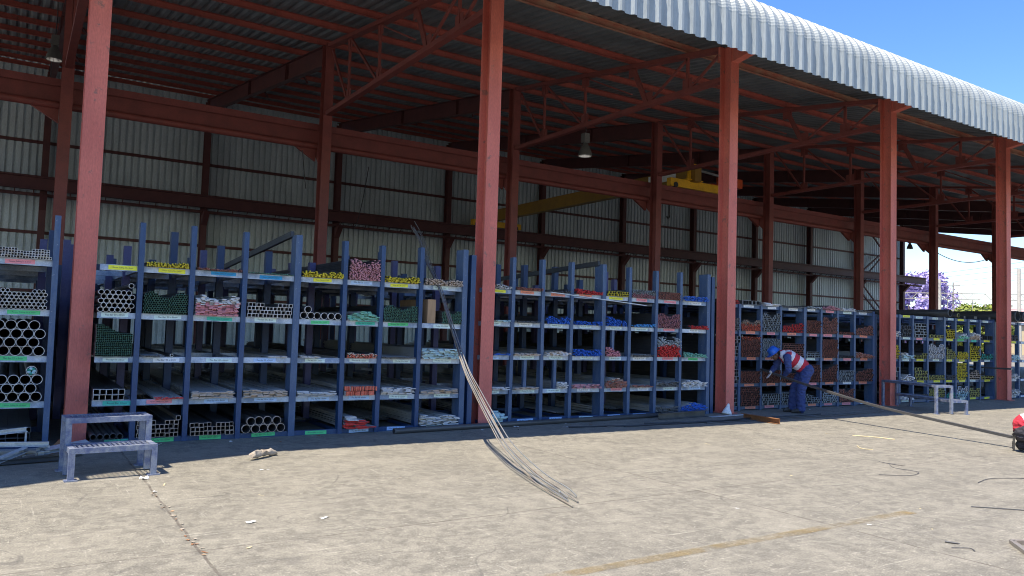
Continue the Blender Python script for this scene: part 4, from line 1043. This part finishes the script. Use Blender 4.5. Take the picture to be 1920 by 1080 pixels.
for ha, el, sgn in ((haL, elL, 1), (haR, elR, -1)):
    d = (ha - el).normalized(); hand(b, ha, d + Vector((0, 0, -.3)), -Sd * sgn * .3 + F * .5 - Vector((0, 0, .6)), Sd * sgn, .75)
b.fuse('body', ['skin'], pa, .0065, 3)
eyes(P, rot, pa)
b = Body()
b.limb([w(-.15, 0, .95), w(-.08, 0, 1.03)], [.155, .14]); b.blob(w(-.21, -.07, .93), (.12, .11, .13)); b.blob(w(-.21, .07, .93), (.12, .11, .13))
for hp, kn, an in ((hipL, knL, anL), (hipR, knR, anR)): b.limb([hp, hp.lerp(kn, .5), kn, kn.lerp(an, .5), an], [.118, .108, .092, .092, .092])
b.fuse('trousers', ['overall'], pa, .010, 2, None, .018)
b = Body()
b.limb([w(-.10, 0, 1.01), waist, chest, w(.36, 0, 1.25)], [.14, .14, .15, .09])
for sh, el, ha in ((shL, elL, haL), (shR, elR, haR)): b.limb([chest, sh, el, el.lerp(ha, .86)], [.09, .085, .066, .048])
b.fuse('jacket', ['overall'], pa, .010, 2, None, .014)
ax0, ax1 = w(-.11, 0, 1.0), w(.36, 0, 1.27)
def stripes(me):
    d = (ax1 - ax0)
    for p in me.polygons:
        t = (p.center - ax0).dot(d) / d.length_squared
        lat = abs(p.center.dot(Sd))
        p.material_index = 1 if (.16 < t < .36 or .58 < t < .76 or (t > .80 and .05 < lat < .13)) else 0
b = Body()
b.limb([w(-.11, 0, 1.0), waist, w(.10, 0, 1.14), chest, w(.33, 0, 1.25)], [.158, .158, .166, .168, .115]); b.limb([w(.25, -.10, 1.24), w(.25, .10, 1.24)], [.10, .10])
b.fuse('vest', ['hivis', 'stripe'], pa, .010, 2, stripes, .008)
# helmet: dome, brim, ridge
rotm = Matrix((F.cross(hu.normalized()), hf, hu.normalized())).transposed() if False else rot
k = MB(); T = rot.to_4x4()
hp_ = P(0, -.015, .05)
k.lathe(hp_, [(.125, -.01), (.125, .0), (.118, .03), (.104, .07), (.075, .105), (.035, .122), (0, .126)], 24, 0, rot)
k.lathe(hp_, [(.116, -.01), (.148, -.016), (.15, -.012), (.12, .002)], 24, 0, rot)
vs, fs = ico(P(0, .115, .045), (.085, .06, .01), 10, rot); k.add(vs, fs, 0, True)
vs, fs = ico(P(0, -.01, .145), (.014, .10, .035), 8, rot); k.add(vs, fs, 0, True)
k.build('helmet', 'helmet', pa)
b = Body(); b.blob(P(0, -.07, -.03), (.075, .05, .07), rot); b.fuse('hair', ['hair'], pa, .008, 2)
for nm, an in (('boot', anL), ('boot', anR)):
    b = Body(); b.limb([an + Vector((0, 0, .08)), an + Vector((0, 0, -.035)), an + F * .1 + Vector((0, 0, -.045)), an + F * .17 + Vector((0, 0, -.058))], [.058, .058, .05, .04]); b.limb([an + Vector((0, 0, -.07)) - F * .04, an + F * .19 + Vector((0, 0, -.07))], [.03, .03])
    b.fuse(nm, ['boot'], pa, .009, 2)
b = Body(); d = (haR - elR).normalized(); hand(b, haR, d + Vector((0, 0, -.3)), Sd * .3 + F * .5 - Vector((0, 0, .6)), -Sd, .75, 1.12); b.limb([haR - d * .05, haR], [.04, .038]); b.fuse('glove', ['glove'], pa, .0065, 2)

# the crouching worker at the right edge -------------------------------
G = Vector((.45, -.89, 0)).normalized(); Gs = Vector((G.y, -G.x, 0))
W1 = Vector((12.86, -5.47, 0))
def w2(u, v, z): return Vector((G.x * u + Gs.x * v, G.y * u + Gs.y * v, z))
pb = thing('person', 'kneeling worker in red reflective vest, dark trousers and boots at the right edge', 'person', W1)
kneeL, kneeR = w2(.46, -.12, .07), w2(.52, .16, .50); anL, anR = w2(.07, -.12, .10), w2(.40, .17, .10)
hL, hR = w2(.12, -.09, .34), w2(.12, .09, .34); chest = w2(.46, 0, .66); neck = w2(.62, 0, .76); hc = w2(.74, 0, .80)
waist = w2(.24, 0, .48)
b = Body()
b.limb([w2(.12, 0, .36), waist, chest], [.12, .115, .125]); b.limb([chest, neck, hc], [.08, .055, .05])
hf = Vector((G.x * .85, G.y * .85, -.5)).normalized(); P, rot = head(b, hc, hf, Vector((G.x * .5, G.y * .5, .85)))
for hp, kn, an in ((hL, kneeL, anL), (hR, kneeR, anR)): b.limb([hp, kn, an], [.085, .058, .042])
for sg in (-1, 1):
    sh, el, ha = w2(.54, sg * .19, .66), w2(.66, sg * .27, .42), w2(.90, sg * .16, .34); b.limb([chest, sh, el, ha], [.07, .055, .043, .031])
    hand(b, ha, G + Vector((0, 0, -.5)), -Gs * sg, Vector((0, 0, 1)) + G * .5, .6)
b.fuse('body', ['skin'], pb, .007, 3); eyes(P, rot, pb)
b = Body()
b.limb([w2(.12, 0, .34), waist], [.155, .14]); b.blob(w2(.07, -.07, .30), (.12, .12, .13)); b.blob(w2(.07, .07, .30), (.12, .12, .13))
for hp, kn, an in ((hL, kneeL, anL), (hR, kneeR, anR)): b.limb([hp, hp.lerp(kn, .5), kn, kn.lerp(an, .5), an], [.115, .105, .09, .085, .08])
def lift(me):
    for v in me.vertices:
        if v.co.z < .004: v.co.z = .004
b.fuse('trousers', ['darkcloth'], pb, .010, 2, lift, .018)
b = Body(); b.limb([waist, chest, w2(.58, 0, .72)], [.145, .15, .09])
for sg in (-1, 1): b.limb([chest, w2(.54, sg * .19, .66), w2(.66, sg * .27, .42), w2(.86, sg * .18, .35)], [.09, .082, .064, .048])
b.fuse('jacket', ['overall'], pb, .012, 3)
ax0, ax1 = w2(.10, 0, .38), w2(.60, 0, .74)
def stripes2(me):
    d = (ax1 - ax0)
    for p in me.polygons:
        t = (p.center - ax0).dot(d) / d.length_squared; p.material_index = 1 if (.08 < t < .20 or .42 < t < .56) else 0
b = Body(); b.limb([w2(.10, 0, .40), waist, w2(.35, 0, .58), chest, w2(.56, 0, .72)], [.168, .17, .172, .17, .12]); b.fuse('vest', ['hivis', 'stripe'], pb, .010, 2, stripes2, .02)
b = Body(); b.blob(P(0, -.03, .06), (.083, .098, .075), rot); b.fuse('hair', ['hair'], pb, .008, 2)
# kneeling boot stands on its toes with the sole turned back, the other is flat
b = Body(); b.limb([anL + G * .04 + Vector((0, 0, .03)), w2(.02, -.12, .20), w2(.01, -.12, .24)], [.055, .05, .035]); b.limb([w2(.02, -.12, .10), w2(.05, -.12, .045)], [.05, .042]); b.fuse('boot', ['boot'], pb, .009, 2, lift)
k = MB(); k.box(-.045, .045, -.012, .012, .012, .265); 
for z in (.03, .06, .09, .12, .2, .235): k.box(-.04, .04, -.022, -.012, z, z + .018)
o = k.build('boot_sole', 'boot', pb, w2(-.045, -.12, 0)); o.rotation_euler = (0, 0, math.atan2(G.y, G.x) - math.pi / 2)
b = Body(); b.limb([anR + Vector((0, 0, .08)), anR + Vector((0, 0, -.035)), anR + G * .1 + Vector((0, 0, -.045)), anR + G * .17 + Vector((0, 0, -.058))], [.058, .058, .05, .04]); b.fuse('boot', ['boot'], pb, .009, 2, lift)

# ------------------------------------------------------------------ beyond the shed: trees, railway, house, hills
def tree(name, label, x, y, h, rw, leafm, nleaf, base_z, ls, seed):
    r = random.Random(seed); t = thing(name, label, 'tree', (x, y, 0))
    k = MB(); k.path([(0, 0, 0), (.2, .1, h * .22), (.1, 0, h * .4)], [.38, .3, .24], 9)
    tips = []
    for i in range(8):
        a = i * .8 + r.uniform(-.3, .3); q = Vector((math.cos(a) * rw * .6, math.sin(a) * rw * .6, h * r.uniform(.55, .8)))
        k.path([(.1, 0, h * .3), q * .5 + Vector((0, 0, h * .2)), q], [.16, .1, .04], 6); tips.append(q)
    k.build('trunk', 'bark', t)
    k = MB(); cl = []
    for i in range(70):
        a = r.uniform(0, 6.28); zz = r.uniform(base_z, 1); rr = math.sqrt(r.uniform(.1, 1)) * rw * math.sqrt(max(.05, 1 - ((zz - .55) / .52) ** 2))
        cl.append((Vector((math.cos(a) * rr, math.sin(a) * rr, zz * h * .93)), r.uniform(.5, 1.1) * rw * .26))
    for i in range(nleaf):
        c, cr = r.choice(cl); d = Vector((r.gauss(0, 1), r.gauss(0, 1), r.gauss(0, 1))).normalized(); p = c + d * cr * r.uniform(.5, 1.05)
        if p.z < .4: continue
        a = Vector((r.gauss(0, 1), r.gauss(0, 1), r.gauss(0, .6))).normalized(); bb = a.cross(d + a * .3).normalized()
        s_ = ls * r.uniform(.6, 1.3); k.add([p - a * s_, p + bb * s_ * .6, p + a * s_, p - bb * s_ * .6], [[0, 1, 2, 3]])
    k.build('crown', leafm, t)
c0 = Vector((0, -11.163, 0))
def far(x, y, dist): d = (Vector((x, y, 0)) - c0); return c0 + d.normalized() * dist
p = far(130.3, 63.2, 178); tree('jacaranda_tree', 'tall purple blossoming tree beyond the railway, seen through the shed opening', p.x, p.y, 16.2, 8.2, 'jaca', 26000, .10, .36, 3)
p = far(131.9, 60.2, 186); tree('jacaranda_tree', 'lower purple blossoming tree right of the tall purple one', p.x, p.y, 9.5, 6.5, 'jaca', 16000, .08, .36, 4)
p = far(135.2, 54.2, 170); tree('leafy_tree', 'yellow green bushy tree below the railway gantry', p.x, p.y, 9.3, 5.2, 'leafg', 14000, .1, .3, 5)
p = far(134.3, 56.0, 178); tree('leafy_tree', 'low olive green bush left of the yellow green tree', p.x, p.y, 7.2, 5.2, 'leafd', 10000, .05, .3, 6)
# railway portal with lattice beam and masts
ga = thing('railway_gantry', 'pale lattice railway gantry spanning between masts beyond the shed', 'gantry', (0, 0, 0))
pA, pB = Vector((129.6, 64.6, 9.35)), Vector((139.0, 46.0, 9.0)); pA = pA + (pA - pB) * .4; pB = pB + (pB - pA) * .25
k = MB(); dv = (pB - pA); n_ = 44; sd = Vector((dv.y, -dv.x, 0)).normalized() * .55
for o in (sd * 0, sd):
    for dz in (0, 1.0): k.bar(pA + o + Vector((0, 0, dz)), pB + o + Vector((0, 0, dz)), .11, .11)
    for i in range(n_):
        a = pA + o + dv * (i / n_); b_ = pA + o + dv * ((i + 1) / n_)
        k.bar(a + Vector((0, 0, 1.0 if i % 2 else 0)), b_ + Vector((0, 0, 0 if i % 2 else 1.0)), .07, .07)
k.build('lattice_beam', 'galvold', ga)
for t_, rr in ((.36, .12), (.985, .18)):
    q = pA + dv * t_; m_ = MB(); m_.bar((q.x, q.y, 0), (q.x, q.y, q.z + 1.2), rr * 2, rr * 2); m_.build('mast', 'galvold', ga)
for t_ in (.42, .52, .62, .70, .76, .9):
    q = pA + dv * t_ + sd * .5; m_ = MB(); m_.cyl((q.x, q.y, q.z - 1.6), (q.x, q.y, q.z), .07, n=8); m_.bar((q.x, q.y, q.z - .6), (q.x + .9, q.y - 1.6, q.z - .9), .08, .08); m_.cyl((q.x + .9, q.y - 1.6, q.z - 1.2), (q.x + .9, q.y - 1.6, q.z - .7), .14, n=8)
    m_.build('cantilever_arm', 'galvold', ga)
def pole(x, y, dist, h, r, m_, label):
    p = far(x, y, dist); k = MB(); k.cyl((p.x, p.y, 0), (p.x, p.y, h), r, r * .75, 12)
    k.bar((p.x - .5, p.y + .9, h - .5), (p.x + .5, p.y - .9, h - .5), .1, .12)
    return tag(k.build('utility_pole', m_), label, 'pole')
pole(132.3, 59.5, 140, 11.9, .32, 'pole', 'pale concrete pole just right of the inner column against the purple tree')
pole(133.3, 57.7, 150, 12.1, .16, 'galvold', 'thin grey mast right of the pale concrete pole')
pole(137.3, 49.3, 130, 12.6, .30, 'pole', 'concrete pole at the right edge beyond the rightmost red column')
for i in range(4):
    z = 10.5 + .55 * i; a = far(128, 67, 146); b_ = far(139.5, 44.5, 128)
    cable((a.x, a.y, z + (.0 if i < 2 else .4)), (b_.x, b_.y, z + 1.0 + .3 * i), .35, 'overhead line crossing the sky behind the shed opening', .022, 'overhead lines behind the shed opening')
for i, z in enumerate((5.6, 7.0, 7.6)):
    a = far(128, 67, 150); b_ = far(139.5, 44.5, 142); cable((a.x, a.y, z), (b_.x, b_.y, z), .3, 'contact wire hanging below the railway gantry', .025, 'contact wires below the railway gantry')
hs = thing('house', 'cream house with faded pinkish roof at the far right beyond the shed', 'house', tuple(far(139.2, 47.2, 190)))
k = MB(); k.box(-7, 7, -9, 9, 0, 6.2); hw = k.build('wall', 'wallpaint', hs)
k = MB(); k.add([(-7.6, -9.6, 6.1), (7.6, -9.6, 6.1), (7.6, 9.6, 6.1), (-7.6, 9.6, 6.1), (0, -6, 9.6), (0, 6, 9.6)], [[0, 1, 4], [1, 2, 5, 4], [2, 3, 5], [3, 0, 4, 5], [3, 2, 1, 0]]); k.build('roof', 'tile', hs)
for y in (-6, -2, 2, 6):
    k = MB(); k.box(-7.06, -6.98, y - .7, y + .7, 3.2, 5.0); k.build('window', 'window', hs)
# hills on the horizon
k = MB(); vs = []; n = 60
for i in range(n + 1):
    a = rad(20 + 95 * i / n); d = 1500
    h = 22 + 22 * noise.noise((i * .17, 2, 0)) + 10 * noise.noise((i * .5, 9, 0)); q = c0 + Vector((math.sin(a) * d, math.cos(a) * d, 0)); q2 = c0 + Vector((math.sin(a) * (d + 400), math.cos(a) * (d + 400), 0))
    vs += [(q.x, q.y, -2), (q.x * .9 + q2.x * .1, q.y * .9 + q2.y * .1, max(6, h)), (q2.x, q2.y, -2)]
k.add(vs, [[3 * i, 3 * i + 3, 3 * i + 4, 3 * i + 1] for i in range(n)] + [[3 * i + 1, 3 * i + 4, 3 * i + 5, 3 * i + 2] for i in range(n)], 0, True)
M['hill'] = mat('distant_hill', (.20, .22, .24), .95, 0, (.25, .25, .22), .01, .5)
struct(k.build('hills', 'hill'))

# ------------------------------------------------------------------ camera, sky, sun
yaw, pitch, roll, fpx = .573, .0557, .0309, 1444.785
fw = Vector((math.sin(yaw) * math.cos(pitch), math.cos(yaw) * math.cos(pitch), math.sin(pitch)))
rt_ = Vector((math.cos(yaw), -math.sin(yaw), 0)); up_ = rt_.cross(fw)
r2 = rt_ * math.cos(roll) + up_ * math.sin(roll); u2 = -rt_ * math.sin(roll) + up_ * math.cos(roll)
cam = bpy.data.cameras.new('camera'); co = bpy.data.objects.new('camera', cam); COL.objects.link(co)
co.matrix_world = Matrix.Translation((0, -11.163, 1.588)) @ Matrix((r2, u2, -fw)).transposed().to_4x4()
cam.sensor_width = 36; cam.lens = 36 * fpx / 1920; cam.clip_end = 5000; cam.clip_start = .05
S.camera = co
SUN = Vector((-.43, -.10, 1.)).normalized()
el = math.asin(SUN.z); az = math.atan2(SUN.x, SUN.y)
sl = bpy.data.lights.new('sun', 'SUN'); sl.energy = 3.4; sl.angle = rad(.53); sl.color = (1, .92, .80)
so = bpy.data.objects.new('sun', sl); COL.objects.link(so); so.rotation_euler = (-SUN).to_track_quat('-Z', 'Y').to_euler(); so.location = (0, -20, 40)
wd = bpy.data.worlds.new('World'); S.world = wd; wd.use_nodes = True
N = wd.node_tree.nodes; L = wd.node_tree.links; bg = N['Background']
sk = N.new('ShaderNodeTexSky'); sk.sky_type = 'NISHITA'; sk.sun_disc = False; sk.sun_elevation = el; sk.sun_rotation = az % (2 * math.pi)
sk.air_density = 1.0; sk.dust_density = .3; sk.ozone_density = 2.2
hs_ = N.new('ShaderNodeHueSaturation'); hs_.inputs['Saturation'].default_value = 1.28; hs_.inputs['Hue'].default_value = .512; L.new(sk.outputs[0], hs_.inputs['Color']); L.new(hs_.outputs[0], bg.inputs['Color']); bg.inputs['Strength'].default_value = .115
S.view_settings.view_transform = 'Standard'; S.view_settings.look = 'None'; S.view_settings.exposure = 1.3; S.view_settings.gamma = 1
S.render.engine = 'CYCLES'; S.cycles.use_denoising = True; S.cycles.filter_width = 1.05; S.cycles.max_bounces = 10; S.cycles.diffuse_bounces = 5; S.cycles.sample_clamp_indirect = 8
S.cycles.transparent_max_bounces = 8
